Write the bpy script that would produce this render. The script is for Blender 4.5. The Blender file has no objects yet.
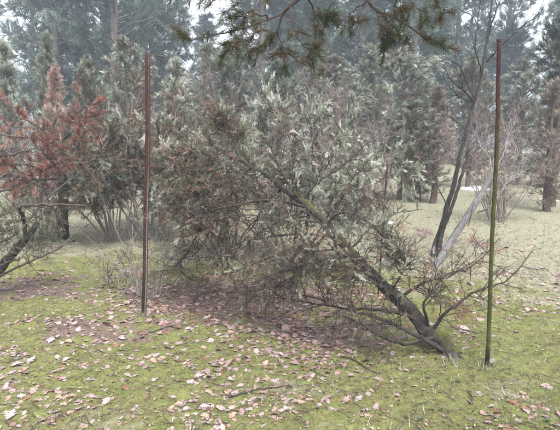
import bpy, math
import numpy as np
from mathutils import Vector

scene = bpy.context.scene
col = scene.collection
RAD = math.radians
SEED = 11

# ------------------------------------------------------------------ camera
CAM_H, PITCH, F = 1.6, RAD(7.85), 544.0           # F: focal length in photo pixels (560 wide)
cam_data = bpy.data.cameras.new('camera')
cam_data.sensor_width = 36.0
cam_data.lens = 36.0 * F / 560.0
cam_data.clip_start, cam_data.clip_end = 0.05, 2000.0
camera = bpy.data.objects.new('camera', cam_data)
camera.location = (0, 0, CAM_H)
camera.rotation_euler = (math.pi / 2 - PITCH, 0, 0)
col.objects.link(camera)
scene.camera = camera

# ------------------------------------------------------------------ sky, sun, exposure
SUN_EL, SUN_AZ = 55.0, 165.0                       # overcast: a weak, very soft sun high behind the camera
world = bpy.data.worlds.new('World')
scene.world = world
world.use_nodes = True
nt = world.node_tree
nt.nodes.clear()
sky = nt.nodes.new('ShaderNodeTexSky')
sky.sky_type = 'NISHITA'
sky.sun_disc = False
sky.sun_elevation = RAD(SUN_EL)
sky.sun_rotation = RAD(SUN_AZ)
sky.air_density, sky.dust_density, sky.ozone_density = 1.0, 6.0, 1.0
hsv = nt.nodes.new('ShaderNodeHueSaturation')
hsv.inputs['Saturation'].default_value = 0.30      # a grey cloud layer, hardly blue
bg = nt.nodes.new('ShaderNodeBackground')
bg.inputs['Strength'].default_value = 0.135
out = nt.nodes.new('ShaderNodeOutputWorld')
nt.links.new(sky.outputs[0], hsv.inputs['Color'])
nt.links.new(hsv.outputs[0], bg.inputs['Color'])
nt.links.new(bg.outputs[0], out.inputs['Surface'])

sun_data = bpy.data.lights.new('sun', 'SUN')
sun_data.energy = 1.5
sun_data.angle = RAD(18)
sun_data.color = (1.0, 0.985, 0.96)
sun = bpy.data.objects.new('sun', sun_data)
az, el = RAD(SUN_AZ), RAD(SUN_EL)
sun_dir = Vector((math.sin(az) * math.cos(el), math.cos(az) * math.cos(el), math.sin(el)))
sun.rotation_euler = (-sun_dir).to_track_quat('-Z', 'Y').to_euler()
sun.location = (0, 0, 30)
col.objects.link(sun)

vs = scene.view_settings
vs.view_transform = 'Standard'
vs.look = 'None'
vs.gamma = 1.0
vs.use_curve_mapping = False
vs.exposure = 2.05

scene.render.engine = 'CYCLES'
cy = scene.cycles
cy.max_bounces = 6
cy.diffuse_bounces = 2
cy.glossy_bounces = 2
cy.transmission_bounces = 4
cy.transparent_max_bounces = 4
cy.volume_bounces = 2
cy.use_denoising = True
cy.denoising_prefilter = 'NONE'                    # keeps the fine twig and needle detail
cy.use_adaptive_sampling = True
cy.adaptive_threshold = 0.01

# ------------------------------------------------------------------ pixel -> place
FWD = np.array([0, math.cos(PITCH), -math.sin(PITCH)])
UP = np.array([0, math.sin(PITCH), math.cos(PITCH)])


def ray(px, py):
    return np.array([1.0, 0, 0]) * (px - 280.0) / F + UP * (215.0 - py) / F + FWD


def P(px, py, Y):                                  # point at distance Y along the view axis
    d = ray(px, py)
    return np.array([0, 0, CAM_H]) + d * (Y / d[1])


def smooth(a, b, x):
    t = np.clip((x - a) / (b - a), 0, 1)
    return t * t * (3 - 2 * t)


_ng = np.random.RandomState(5).rand(64, 64)


def vnoise(x, y):                                  # tiling value noise, 0..1
    x, y = np.asarray(x, float), np.asarray(y, float)
    xi, yi = np.floor(x).astype(int), np.floor(y).astype(int)
    fx, fy = x - xi, y - yi
    fx, fy = fx * fx * (3 - 2 * fx), fy * fy * (3 - 2 * fy)
    a, b = _ng[xi % 64, yi % 64], _ng[(xi + 1) % 64, yi % 64]
    c, d = _ng[xi % 64, (yi + 1) % 64], _ng[(xi + 1) % 64, (yi + 1) % 64]
    return (a * (1 - fx) + b * fx) * (1 - fy) + (c * (1 - fx) + d * fx) * fy


def fbm(x, y, o=4):
    s, a, t = 0, 1.0, 0
    for k in range(o):
        s = s + a * vnoise(x * 2 ** k + 17.3 * k, y * 2 ** k + 9.1 * k)
        t += a
        a *= 0.5
    return s / t


def gz(x, y):                                      # height of the ground
    x, y = np.asarray(x, float), np.asarray(y, float)
    z = 0.10 * (fbm(x * 0.35 + 3, y * 0.35) - 0.5) + 0.05 * (fbm(x * 1.5, y * 1.5 + 7) - 0.5)
    z = z + 0.040 * (fbm(x * 5 + 5, y * 5, 3) - 0.5) + 0.026 * (fbm(x * 13, y * 13 + 2, 2) - 0.5)
    z = z + 0.06 * np.exp(-((x + 1.25) ** 2 / 0.5 + (y - 4.6) ** 2 / 0.12))     # low bank at the left stake
    z = z - 0.6 * smooth(45, 110, y) + 0.012 * np.clip(y - 9, 0, 30)
    return z


def G(px, py):                                     # ground point under a pixel
    d = ray(px, py)
    t = 1.0
    lo, hi = 1.0, 140.0
    for _ in range(50):
        t = 0.5 * (lo + hi)
        p = np.array([0, 0, CAM_H]) + d * t
        if p[2] > gz(p[0], p[1]):
            lo = t
        else:
            hi = t
    p = np.array([0, 0, CAM_H]) + d * t
    p[2] = float(gz(p[0], p[1]))
    return p


def onG(px, Y):                                    # ground point at distance Y in the direction of column px
    x = (px - 280.0) / F * Y / math.cos(PITCH)
    return np.array([x, Y, float(gz(x, Y))])


# ------------------------------------------------------------------ mesh collecting
class MB:
    def __init__(self):
        self.v, self.f, self.t, self.m, self.n = [], [], [], [], 0

    def add(self, v, f, tint=0.5, mat=0):
        v = np.asarray(v, np.float32).reshape(-1, 3)
        f = np.asarray(f, np.int32).reshape(-1, 3)
        if len(v) == 0:
            return
        self.v.append(v)
        self.f.append(f + self.n)
        self.t.append(np.broadcast_to(np.asarray(tint, np.float32), (len(v),)))
        self.m.append(np.full(len(f), mat, np.int32))
        self.n += len(v)

    def mesh(self, name, mats, smooth_shade=False, extra=None):
        me = bpy.data.meshes.new(name)
        v, f = np.concatenate(self.v), np.concatenate(self.f)
        me.vertices.add(len(v))
        me.vertices.foreach_set('co', v.ravel())
        me.loops.add(len(f) * 3)
        me.loops.foreach_set('vertex_index', f.ravel())
        me.polygons.add(len(f))
        me.polygons.foreach_set('loop_start', np.arange(0, len(f) * 3, 3, dtype=np.int32))
        me.polygons.foreach_set('loop_total', np.full(len(f), 3, np.int32))
        me.polygons.foreach_set('material_index', np.concatenate(self.m))
        if smooth_shade:
            me.polygons.foreach_set('use_smooth', np.ones(len(f), bool))
        at = me.attributes.new('tint', 'FLOAT', 'POINT')
        at.data.foreach_set('value', np.concatenate(self.t).astype(np.float32))
        for k, arr in (extra or {}).items():
            at = me.attributes.new(k, 'FLOAT', 'POINT')
            at.data.foreach_set('value', arr.astype(np.float32).ravel())
        for m in mats:
            me.materials.append(m)
        me.update(calc_edges=True)
        return me

    def build(self, name, mats, parent=None, smooth_shade=False, extra=None):
        return link(name, self.mesh(name, mats, smooth_shade, extra), parent)


def link(name, data, parent=None):
    o = bpy.data.objects.new(name, data)
    col.objects.link(o)
    if parent is not None:
        o.parent = parent
    return o


def tag(o, label, cat, group=None):
    o['label'] = label
    o['category'] = cat
    if group:
        o['group'] = group
    return o


def thing(name, label, cat, loc=(0, 0, 0), rz=0.0, group=None):
    o = link(name, None)
    o.location = [float(c) for c in loc]
    o.rotation_euler = (0, 0, rz)
    return tag(o, label, cat, group)


def nrm(a):
    return a / np.maximum(np.linalg.norm(a, axis=-1, keepdims=True), 1e-9)


def tubes(mb, pts, rad, sides=5, tint=0.5, mat=0, cap=False, rough=0.0, rng=None):
    """pts (N,K,3), rad (N,K): one tapered tube for each polyline."""
    pts = np.asarray(pts, float)
    rad = np.asarray(rad, float)
    N, K, _ = pts.shape
    if N == 0:
        return
    tan = np.empty_like(pts)
    tan[:, 1:-1] = pts[:, 2:] - pts[:, :-2]
    tan[:, 0] = pts[:, 1] - pts[:, 0]
    tan[:, -1] = pts[:, -1] - pts[:, -2]
    tan = nrm(tan)
    mean = nrm(pts[:, -1] - pts[:, 0])
    ref = np.where(np.abs(mean[:, 2:3]) > 0.8, np.array([[1.0, 0.13, 0]]), np.array([[0, 0.1, 1.0]]))[:, None, :]
    u = nrm(np.cross(tan, np.broadcast_to(ref, tan.shape)))
    w = np.cross(tan, u)
    a = np.linspace(0, 2 * np.pi, sides, endpoint=False)
    r = rad[:, :, None, None]
    if rough > 0:
        rr = (rng or np.random).uniform(-rough, rough, (N, 1, sides, 1)) + (rng or np.random).uniform(-rough * .5, rough * .5, (N, K, sides, 1))
        r = r * (1 + rr)
    ring = pts[:, :, None, :] + r * (np.cos(a)[None, None, :, None] * u[:, :, None, :] + np.sin(a)[None, None, :, None] * w[:, :, None, :])
    idx = np.arange(N * K * sides).reshape(N, K, sides)
    p00, p10 = idx[:, :-1], idx[:, 1:]
    p01, p11 = np.roll(p00, -1, 2), np.roll(p10, -1, 2)
    f = np.concatenate([np.stack([p00, p01, p11], -1).reshape(-1, 3), np.stack([p00, p11, p10], -1).reshape(-1, 3)])
    v = ring.reshape(-1, 3)
    if cap:
        c = pts[:, -1]
        ci = N * K * sides + np.arange(N)
        e = idx[:, -1]
        f = np.concatenate([f, np.stack([e, np.roll(e, -1, 1), np.broadcast_to(ci[:, None], e.shape)], -1).reshape(-1, 3)])
        v = np.concatenate([v, c])
    if np.ndim(tint) == 1 and len(tint) == N:
        tint = np.repeat(tint, K * sides)
        if cap:
            tint = np.concatenate([tint, tint[::K * sides]])
    mb.add(v, f, tint, mat)


def spline(ctrl, n=24):                            # Catmull-Rom through control points (3-D)
    c = np.asarray(ctrl, float)
    c = np.vstack([2 * c[0] - c[1], c, 2 * c[-1] - c[-2]])
    ts = np.linspace(0, len(c) - 3 - 1e-6, n)
    i = ts.astype(int)
    t = (ts - i)[:, None]
    p0, p1, p2, p3 = c[i], c[i + 1], c[i + 2], c[i + 3]
    return 0.5 * (2 * p1 + (p2 - p0) * t + (2 * p0 - 5 * p1 + 4 * p2 - p3) * t * t + (3 * p1 - p0 - 3 * p2 + p3) * t ** 3)


def grow(rng, pos, d, L, K=6, noise=0.2, grav=0.0, turn=None):
    """polylines (N,K,3) that wander away from pos along d; grav < 0 droops, > 0 turns up."""
    N = len(pos)
    pts = np.empty((N, K, 3))
    pts[:, 0] = pos
    d = nrm(np.asarray(d, float))
    step = (np.asarray(L, float) / (K - 1))[:, None]
    g = np.array([0, 0, 1.0])
    for k in range(1, K):
        d = nrm(d + rng.normal(0, noise, (N, 3)) + g * grav)
        pts[:, k] = pts[:, k - 1] + d * step
    return pts


def sample(rng, pts, n, t0=0.2, t1=1.0):
    """n points on each polyline: position, tangent, parameter, polyline index."""
    N, K, _ = pts.shape
    i = np.repeat(np.arange(N), n)
    t = rng.uniform(t0, t1, N * n)
    s = np.clip(t * (K - 1), 0, K - 1 - 1e-6)
    k = s.astype(int)
    fr = (s - k)[:, None]
    a, b = pts[i, k], pts[i, k + 1]
    return a + (b - a) * fr, nrm(b - a), t, i


def side(rng, tan, amount, up=0.0):
    """direction that leaves a stem sideways."""
    r = nrm(rng.normal(0, 1, tan.shape))
    r = nrm(r - (r * tan).sum(-1, keepdims=True) * tan)
    return nrm(tan * (1 - amount) + r * amount + np.array([0, 0, up]))


# ------------------------------------------------------------------ foliage sprays
def spray_template(rng, n=11, w=0.07, ll=0.42, ang=(30, 55), flat=0.35):
    v, f, t = [], [], []

    def tri(a, b, c, ta, tc):
        k = len(v)
        v.extend([a, b, c])
        f.append((k, k + 1, k + 2))
        t.extend([ta, ta, tc])
    tri((0, -w * .35, 0), (0, w * .35, 0), (1, 0, 0.02), 0.0, 1.0)
    for k in range(n):
        s = 0.08 + 0.88 * k / (n - 1) + rng.uniform(-.03, .03)
        sg = 1 if k % 2 else -1
        a = RAD(rng.uniform(*ang)) * sg
        L = ll * (1.05 - 0.55 * s) * rng.uniform(.75, 1.2)
        dx, dy, dz = math.cos(a), math.sin(a), rng.uniform(-flat, flat)
        tri((s - w * .5, 0, 0), (s + w * .5, 0, rng.uniform(-.02, .02)), (s + dx * L, dy * L, dz * L), s * .6, min(1, s * .6 + .5))
    return np.array(v), np.array(f), np.array(t)


def tuft_template(rng, n=20, w=0.017, a0=12, a1=75):
    v, f, t = [], [], []
    for k in range(n):
        th = RAD(rng.uniform(a0, a1))
        ph = rng.uniform(0, 2 * math.pi)
        d = np.array([math.cos(th), math.sin(th) * math.cos(ph), math.sin(th) * math.sin(ph)])
        b = np.array([rng.uniform(-.75, .1), 0, 0])
        q = nrm(np.cross(d, rng.normal(0, 1, 3)))
        L = rng.uniform(.75, 1.1)
        i = len(v)
        v.extend([b - q * w, b + q * w, b + d * L])
        f.append((i, i + 1, i + 2))
        t.extend([0.1, 0.1, 0.9])
    return np.array(v), np.array(f), np.array(t)


def place(mb, rng, temps, pos, d, size, tint, tip=0.25, mat=0, flat_up=False):
    """a spray at each position, pointing along d."""
    which = rng.randint(0, len(temps), len(pos))
    size = np.broadcast_to(np.asarray(size, float), (len(pos),))
    tint = np.broadcast_to(np.asarray(tint, float), (len(pos),))
    for k, (tv, tf, tt) in enumerate(temps):
        s = which == k
        n = int(s.sum())
        if n == 0:
            continue
        X = nrm(d[s])
        r = np.tile(np.array([[0, 0, 1.0]]), (n, 1)) + rng.normal(0, .45 if flat_up else 3.0, (n, 3))
        Yv = nrm(np.cross(r, X))
        Z = np.cross(X, Yv)
        p, q = pos[s], size[s][:, None, None]
        v = p[:, None, :] + q * (tv[None, :, 0:1] * X[:, None] + tv[None, :, 1:2] * Yv[:, None] + tv[None, :, 2:3] * Z[:, None])
        f = tf[None] + (np.arange(n) * len(tv))[:, None, None]
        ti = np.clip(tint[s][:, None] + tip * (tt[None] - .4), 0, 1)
        mb.add(v, f, ti.ravel(), mat)


_r = np.random.RandomState(3)
JUN = [spray_template(_r, n=9, w=0.12, ll=0.40) for _ in range(6)]
JUN_NEAR = [spray_template(_r, n=10, w=0.10, ll=0.36) for _ in range(6)]
FROND = [spray_template(_r, n=11, w=0.10, ll=0.42, ang=(35, 70), flat=.7) for _ in range(5)]
DEAD = [spray_template(_r, n=7, w=0.10, ll=0.38, ang=(25, 70), flat=.6) for _ in range(5)]
TUFT = [tuft_template(_r) for _ in range(5)]


# ------------------------------------------------------------------ materials
def new_mat(name):
    m = bpy.data.materials.new(name)
    m.use_nodes = True
    t = m.node_tree
    b = t.nodes['Principled BSDF']
    b.inputs['Roughness'].default_value = 0.9
    b.inputs['Specular IOR Level'].default_value = 0.2
    return m, t, b


def ramp(t, stops, src):
    r = t.nodes.new('ShaderNodeValToRGB')
    e = r.color_ramp.elements
    while len(e) < len(stops):
        e.new(0.5)
    for q, (p, c) in zip(e, stops):
        q.position = p
        q.color = (*c, 1)
    t.links.new(src, r.inputs[0])
    return r.outputs[0]


def attr(t, name):
    a = t.nodes.new('ShaderNodeAttribute')
    a.attribute_name = name
    return a.outputs['Fac']


def coords(t, kind='Object', scale=(1, 1, 1)):
    c = t.nodes.new('ShaderNodeTexCoord')
    mp = t.nodes.new('ShaderNodeMapping')
    mp.inputs['Scale'].default_value = scale
    t.links.new(c.outputs[kind], mp.inputs[0])
    return mp.outputs[0]


def noise(t, vec, scale, detail=5, rough=0.6):
    n = t.nodes.new('ShaderNodeTexNoise')
    n.inputs['Scale'].default_value = scale
    n.inputs['Detail'].default_value = detail
    n.inputs['Roughness'].default_value = rough
    t.links.new(vec, n.inputs['Vector'])
    return n.outputs['Fac']


def mix(t, fac, a, b):
    n = t.nodes.new('ShaderNodeMix')
    n.data_type = 'RGBA'
    for sock, x in ((n.inputs[0], fac), (n.inputs[6], a), (n.inputs[7], b)):
        if isinstance(x, (int, float)):
            sock.default_value = x
        elif isinstance(x, tuple):
            sock.default_value = (*x, 1)
        else:
            t.links.new(x, sock)
    return n.outputs[2]


def mathn(t, op, a, b=None, clamp=False):
    n = t.nodes.new('ShaderNodeMath')
    n.operation = op
    n.use_clamp = clamp
    for k, x in enumerate((a, b)):
        if x is None:
            continue
        if isinstance(x, (int, float)):
            n.inputs[k].default_value = x
        else:
            t.links.new(x, n.inputs[k])
    return n.outputs[0]


def bump(t, b, h, strength=0.5, dist=0.01):
    n = t.nodes.new('ShaderNodeBump')
    n.inputs['Strength'].default_value = strength
    n.inputs['Distance'].default_value = dist
    t.links.new(h, n.inputs['Height'])
    t.links.new(n.outputs[0], b.inputs['Normal'])


def leaf_mat(name, stops, translucent=0.3, sc=5.0):
    """foliage: colour from the spray's own tint, broken up by fine noise; some light passes through."""
    m, t, b = new_mat(name)
    n = noise(t, coords(t, 'Object'), sc, 3)
    f = mathn(t, 'ADD', attr(t, 'tint'), mathn(t, 'MULTIPLY', mathn(t, 'SUBTRACT', n, 0.5), 0.5), True)
    c = ramp(t, stops, f)
    t.links.new(c, b.inputs['Base Color'])
    tr = t.nodes.new('ShaderNodeBsdfTranslucent')
    t.links.new(c, tr.inputs['Color'])
    ms = t.nodes.new('ShaderNodeMixShader')
    ms.inputs[0].default_value = translucent
    t.links.new(b.outputs[0], ms.inputs[1])
    t.links.new(tr.outputs[0], ms.inputs[2])
    t.links.new(ms.outputs[0], t.nodes['Material Output'].inputs['Surface'])
    return m


def bark_mat(name, dark, light, moss=None, moss_amt=0.5, scale=(30, 30, 5)):
    m, t, b = new_mat(name)
    n = noise(t, coords(t, 'Object', scale), 1.0, 6, 0.7)
    n = mathn(t, 'ADD', n, mathn(t, 'MULTIPLY', mathn(t, 'SUBTRACT', attr(t, 'tint'), .5), .45))
    c = ramp(t, [(0.32, dark), (0.68, light)], n)
    if moss:
        g = t.nodes.new('ShaderNodeNewGeometry')
        s = t.nodes.new('ShaderNodeSeparateXYZ')
        t.links.new(g.outputs['Normal'], s.inputs[0])
        n2 = noise(t, coords(t, 'Object', (7, 7, 7)), 1.0, 5, 0.65)
        k = mathn(t, 'ADD', mathn(t, 'MULTIPLY', s.outputs[2], 0.5), n2)
        k = mathn(t, 'MULTIPLY', mathn(t, 'SUBTRACT', k, 1.0 - moss_amt), 4.0, True)
        c = mix(t, k, c, moss)
    t.links.new(c, b.inputs['Base Color'])
    bump(t, b, n, 1.0, 0.025)
    return m


# tint 0 = dead brown, 0.5 = green, 1 = rimed pale tip
M = {}
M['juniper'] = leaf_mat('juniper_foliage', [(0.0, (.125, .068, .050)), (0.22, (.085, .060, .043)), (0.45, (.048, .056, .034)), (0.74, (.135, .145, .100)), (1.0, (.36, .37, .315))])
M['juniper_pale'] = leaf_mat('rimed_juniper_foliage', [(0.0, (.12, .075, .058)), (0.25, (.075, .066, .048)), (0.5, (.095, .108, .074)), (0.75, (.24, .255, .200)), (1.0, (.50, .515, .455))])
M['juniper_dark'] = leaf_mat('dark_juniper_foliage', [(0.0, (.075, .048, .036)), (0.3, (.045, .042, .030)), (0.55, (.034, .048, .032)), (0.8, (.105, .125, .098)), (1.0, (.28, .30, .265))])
M['dead'] = leaf_mat('dead_russet_foliage', [(0.0, (.080, .034, .026)), (0.45, (.165, .062, .047)), (0.75, (.215, .098, .075)), (1.0, (.29, .20, .17))], 0.25)
M['dead_hazed'] = leaf_mat('haze_paled_dead_foliage', [(0.0, (.11, .060, .048)), (0.45, (.20, .105, .085)), (0.75, (.25, .15, .125)), (1.0, (.32, .25, .225))], 0.2)  # dead foliage in paler pink: distance haze put into the colour
M['dead_grey'] = leaf_mat('dead_grey_brown_foliage', [(0.0, (.058, .041, .035)), (0.45, (.128, .094, .077)), (0.75, (.21, .172, .142)), (1.0, (.36, .33, .29))], 0.2)
M['conifer'] = leaf_mat('forest_conifer_foliage', [(0.0, (.06, .055, .045)), (0.4, (.040, .060, .050)), (0.7, (.070, .095, .080)), (1.0, (.15, .18, .16))], 0.2, 1.5)
M['needle'] = leaf_mat('pine_needles', [(0.0, (.085, .045, .028)), (0.25, (.062, .046, .025)), (0.45, (.030, .038, .018)), (1.0, (.072, .085, .048))], 0.2, 9)
M['twig'] = bark_mat('twig_bark', (.018, .015, .014), (.080, .064, .058))
M['twig_pale'] = bark_mat('pale_twig_bark', (.10, .088, .082), (.25, .225, .21))
M['twig_purple'] = bark_mat('purplish_twig_bark', (.075, .055, .053), (.19, .145, .138))
M['bark'] = bark_mat('juniper_bark', (.035, .026, .020), (.11, .085, .068))
M['bark_moss'] = bark_mat('mossy_juniper_bark', (.008, .007, .0065), (.048, .041, .038), (.095, .105, .026), 0.06)
M['bark_dark'] = bark_mat('dark_wet_bark', (.009, .008, .008), (.042, .037, .034), (.050, .056, .038), 0.08)
M['bark_shaggy'] = bark_mat('shaggy_russet_bark', (.035, .022, .017), (.11, .072, .056), None, 0, (40, 40, 3))
M['log_grey'] = bark_mat('silver_dead_wood', (.050, .048, .049), (.165, .158, .160), None, 0, (45, 45, 4))
M['pine_bark'] = bark_mat('pine_bough_bark', (.020, .014, .012), (.070, .046, .036))
M['forest_bark'] = bark_mat('forest_trunk_bark', (.050, .042, .036), (.13, .11, .095), None, 0, (9, 9, 2))

# ------------------------------------------------------------------ ground
def fields(x, y):
    """how much moss, leaf/needle litter and dry straw lies at a place (0..1)."""
    n1, n2 = fbm(x * 1.1 + 2, y * 1.1 + 4), fbm(x * 3.2 + 8, y * 3.2)
    litter = 1.0 * np.exp(-(((x + 0.45) / 1.35) ** 2 + ((y - 5.45) / 0.75) ** 2) ** 2)      # under the fallen juniper
    litter = np.maximum(litter, 0.95 * np.exp(-(((x - 0.35) / 0.62) ** 2 + ((y - 4.45) / 0.42) ** 2) ** 1.5))
    litter = np.maximum(litter, 0.6 * np.exp(-(((x + 1.5) / 0.5) ** 2 + ((y - 4.4) / 0.35) ** 2)))
    litter = np.maximum(litter, 0.7 * np.exp(-(((x + 2.9) / 0.9) ** 2 + ((y - 5.9) / 0.6) ** 2)))
    litter = np.clip(litter + 0.9 * (n2 - 0.52) * (litter > .08) + 0.6 * smooth(0.56, .72, n1 * .5 + n2 * .5) + .48 * smooth(.50, .66, fbm(x * 5.5 + 13, y * 5.5 + 6, 4)), 0, 1)
    litter = litter * (1 - .85 * smooth(.9, 1.3, x) * (1 - smooth(4.4, 5.0, y)))
    straw = smooth(5.7, 8.4, y + 2.4 * (n1 - .5) + 0.35 * np.clip(x, -1, 3)) * 0.97
    straw = np.clip(straw + 0.22 * smooth(.48, .66, fbm(x * 2.1 + 31, y * 2.1 + 5)) + .25 * smooth(.5, .7, fbm(x * 9 + 3, y * 9, 3)), 0, 1)
    return n1, litter, straw


def axis_points(lo, hi, fine_lo, fine_hi, fine, growth=1.22):
    a = list(np.arange(fine_lo, fine_hi + 1e-6, fine))
    s = fine
    while a[-1] < hi:
        s *= growth
        a.append(min(a[-1] + s, hi))
    s = fine
    b = []
    c = fine_lo
    while c > lo:
        s *= growth
        c = max(c - s, lo)
        b.append(c)
    return np.array(b[::-1] + a)


gx = axis_points(-75, 75, -3.6, 3.6, 0.028)
gy = axis_points(-14, 112, 2.3, 8.5, 0.028)
X, Y = np.meshgrid(gx, gy)
Zg = gz(X, Y)
nx, ny = len(gx), len(gy)
idx = np.arange(nx * ny).reshape(ny, nx)
q = [idx[:-1, :-1], idx[:-1, 1:], idx[1:, 1:], idx[1:, :-1]]
gf = np.concatenate([np.stack([q[0], q[1], q[2]], -1).reshape(-1, 3), np.stack([q[0], q[2], q[3]], -1).reshape(-1, 3)])
moss_f, litter_f, straw_f = fields(X, Y)

m, t, b = new_mat('mossy_forest_floor')
wc = coords(t, 'Object')
nA, nB, nC = noise(t, wc, 2.3, 6), noise(t, wc, 17.0, 5, .7), noise(t, wc, 75.0, 4, .7)
moss_c = ramp(t, [(0.30, (.045, .036, .022)), (0.42, (.090, .076, .040)), (0.52, (.125, .138, .044)), (0.64, (.165, .178, .070)), (0.78, (.25, .215, .14))], mathn(t, 'ADD', mathn(t, 'MULTIPLY', nB, .6), mathn(t, 'MULTIPLY', nC, .4)))
straw_c = ramp(t, [(0.32, (.105, .095, .062)), (0.52, (.195, .190, .130)), (0.72, (.31, .305, .25))], mathn(t, 'ADD', mathn(t, 'MULTIPLY', nB, .5), mathn(t, 'MULTIPLY', nC, .5)))
soil_c = ramp(t, [(0.30, (.048, .034, .029)), (0.50, (.110, .080, .068)), (0.70, (.22, .165, .145))], mathn(t, 'ADD', mathn(t, 'MULTIPLY', nB, .4), mathn(t, 'MULTIPLY', nC, .6)))
c = mix(t, mathn(t, 'MULTIPLY', mathn(t, 'ADD', mathn(t, 'SUBTRACT', attr(t, 'straw'), 0.5), mathn(t, 'SUBTRACT', nA, 0.32)), 2.2, True), moss_c, straw_c)
c = mix(t, mathn(t, 'MULTIPLY', mathn(t, 'ADD', mathn(t, 'SUBTRACT', attr(t, 'litter'), 0.62), mathn(t, 'SUBTRACT', nB, 0.36)), 3.0, True), c, soil_c)
t.links.new(c, b.inputs['Base Color'])
bump(t, b, mathn(t, 'ADD', nB, nC), 1.0, 0.02)
M['ground'] = m
mb = MB()
mb.add(np.stack([X, Y, Zg], -1), gf)
ground = mb.build('ground', [m], None, True, {'litter': litter_f, 'straw': straw_f})
ground['kind'] = 'structure'
ground['label'] = 'mossy forest floor with straw coloured grass and brown litter'

# ------------------------------------------------------------------ fallen juniper (drawn from its own branches)
class Holder:
    pass


def thick(path, r0, r1, p=1.0):
    return r0 + (r1 - r0) * np.linspace(0, 1, len(path)) ** p


fallen = thing('fallen_juniper', 'toppled juniper with mossy dark trunk leaning to the left between two metal stakes', 'tree', G(449, 358))
base_f = np.array(fallen.location)
rng = np.random.RandomState(SEED)
root = G(452, 362)
trunk_ctrl = [root + np.array([.09, -.07, -.20]), G(446, 352) + np.array([0, .03, .05]), P(428, 332, 3.98), P(408, 308, 4.08), P(388, 290, 4.2), P(362, 264, 4.4), P(345, 247, 4.52),
              P(318, 217, 4.66), P(300, 200, 4.78), P(272, 180, 4.95), P(240, 160, 5.15), P(216, 148, 5.3), P(203, 132, 5.4), P(198, 118, 5.45)]
tp = spline(trunk_ctrl, 60)
tp += np.random.RandomState(2).normal(0, .006, tp.shape)
mb = MB()
tr = np.interp(np.linspace(0, 1, 60), [0, .05, .1, .25, .4, .6, .75, 1], [.056, .053, .047, .040, .034, .027, .019, .006])
tubes(mb, [tp - base_f], [tr], 12, 0.5, 0, rough=.12, rng=rng)
# ropy ridges of shredding bark along the lower trunk
for k in range(28):
    a = k / 28 * 2 * np.pi + rng.uniform(-.06, .06)
    seg = tp[2:40]
    off = np.stack([np.cos(a + np.linspace(0, 1.2, 38)), 0.6 * np.sin(a + np.linspace(0, 1.2, 38)), np.sin(a + np.linspace(0, 1.2, 38))], -1) * tr[2:40, None] * 1.0
    tubes(mb, [seg + off - base_f], [np.linspace(.0085, .0035, 38) * (1 + .75 * np.sin(np.linspace(0, 11 + k % 5 * 4, 38) + k * 2.1))], 4, float(rng.rand()), 0, rough=.5, rng=rng)
for k, (dx, dy, l_) in enumerate(((.16, -.10, .7), (.18, .10, .7))):   # roots
    q0 = tp[3]
    c_ = np.array([q0 + np.array([dx, dy, 0]) * f_ for f_ in (0, .25, .6, 1.0)])
    c_[1:, 2] = gz(c_[1:, 0], c_[1:, 1]) + np.array([.0, -.02, -.06])
    tubes(mb, [spline(c_, 12) - base_f], [np.linspace(.036, .010, 12) * l_], 7, rough=.2, rng=rng)
trunk = mb.build('trunk', [M['bark_moss']], fallen, True)
# moss pads: small clumps of blades on the upper side of the trunk
mb = MB()
mk = np.random.RandomState(8)
for (c0, c1, n) in ((3, 8, 420), (24, 36, 480), (37, 43, 60)):
    u = mk.uniform(c0, c1, n)
    i = u.astype(int)
    pos = tp[i] + (tp[i + 1] - tp[i]) * (u - i)[:, None]
    dirs = nrm(np.stack([mk.normal(0, .55, n), mk.normal(-.2, .55, n), np.full(n, 1.0)], -1))
    place(mb, mk, TUFT, pos + dirs * tr[i][:, None] * 1.02 - base_f, dirs, mk.uniform(.015, .03, n), mk.uniform(.5, .9, n))
M['moss'] = leaf_mat('bright_moss', [(0.0, (.06, .075, .015)), (0.5, (.15, .17, .035)), (1.0, (.27, .28, .08))], .3, 12)
mb.build('moss', [M['moss']], trunk)

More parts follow.
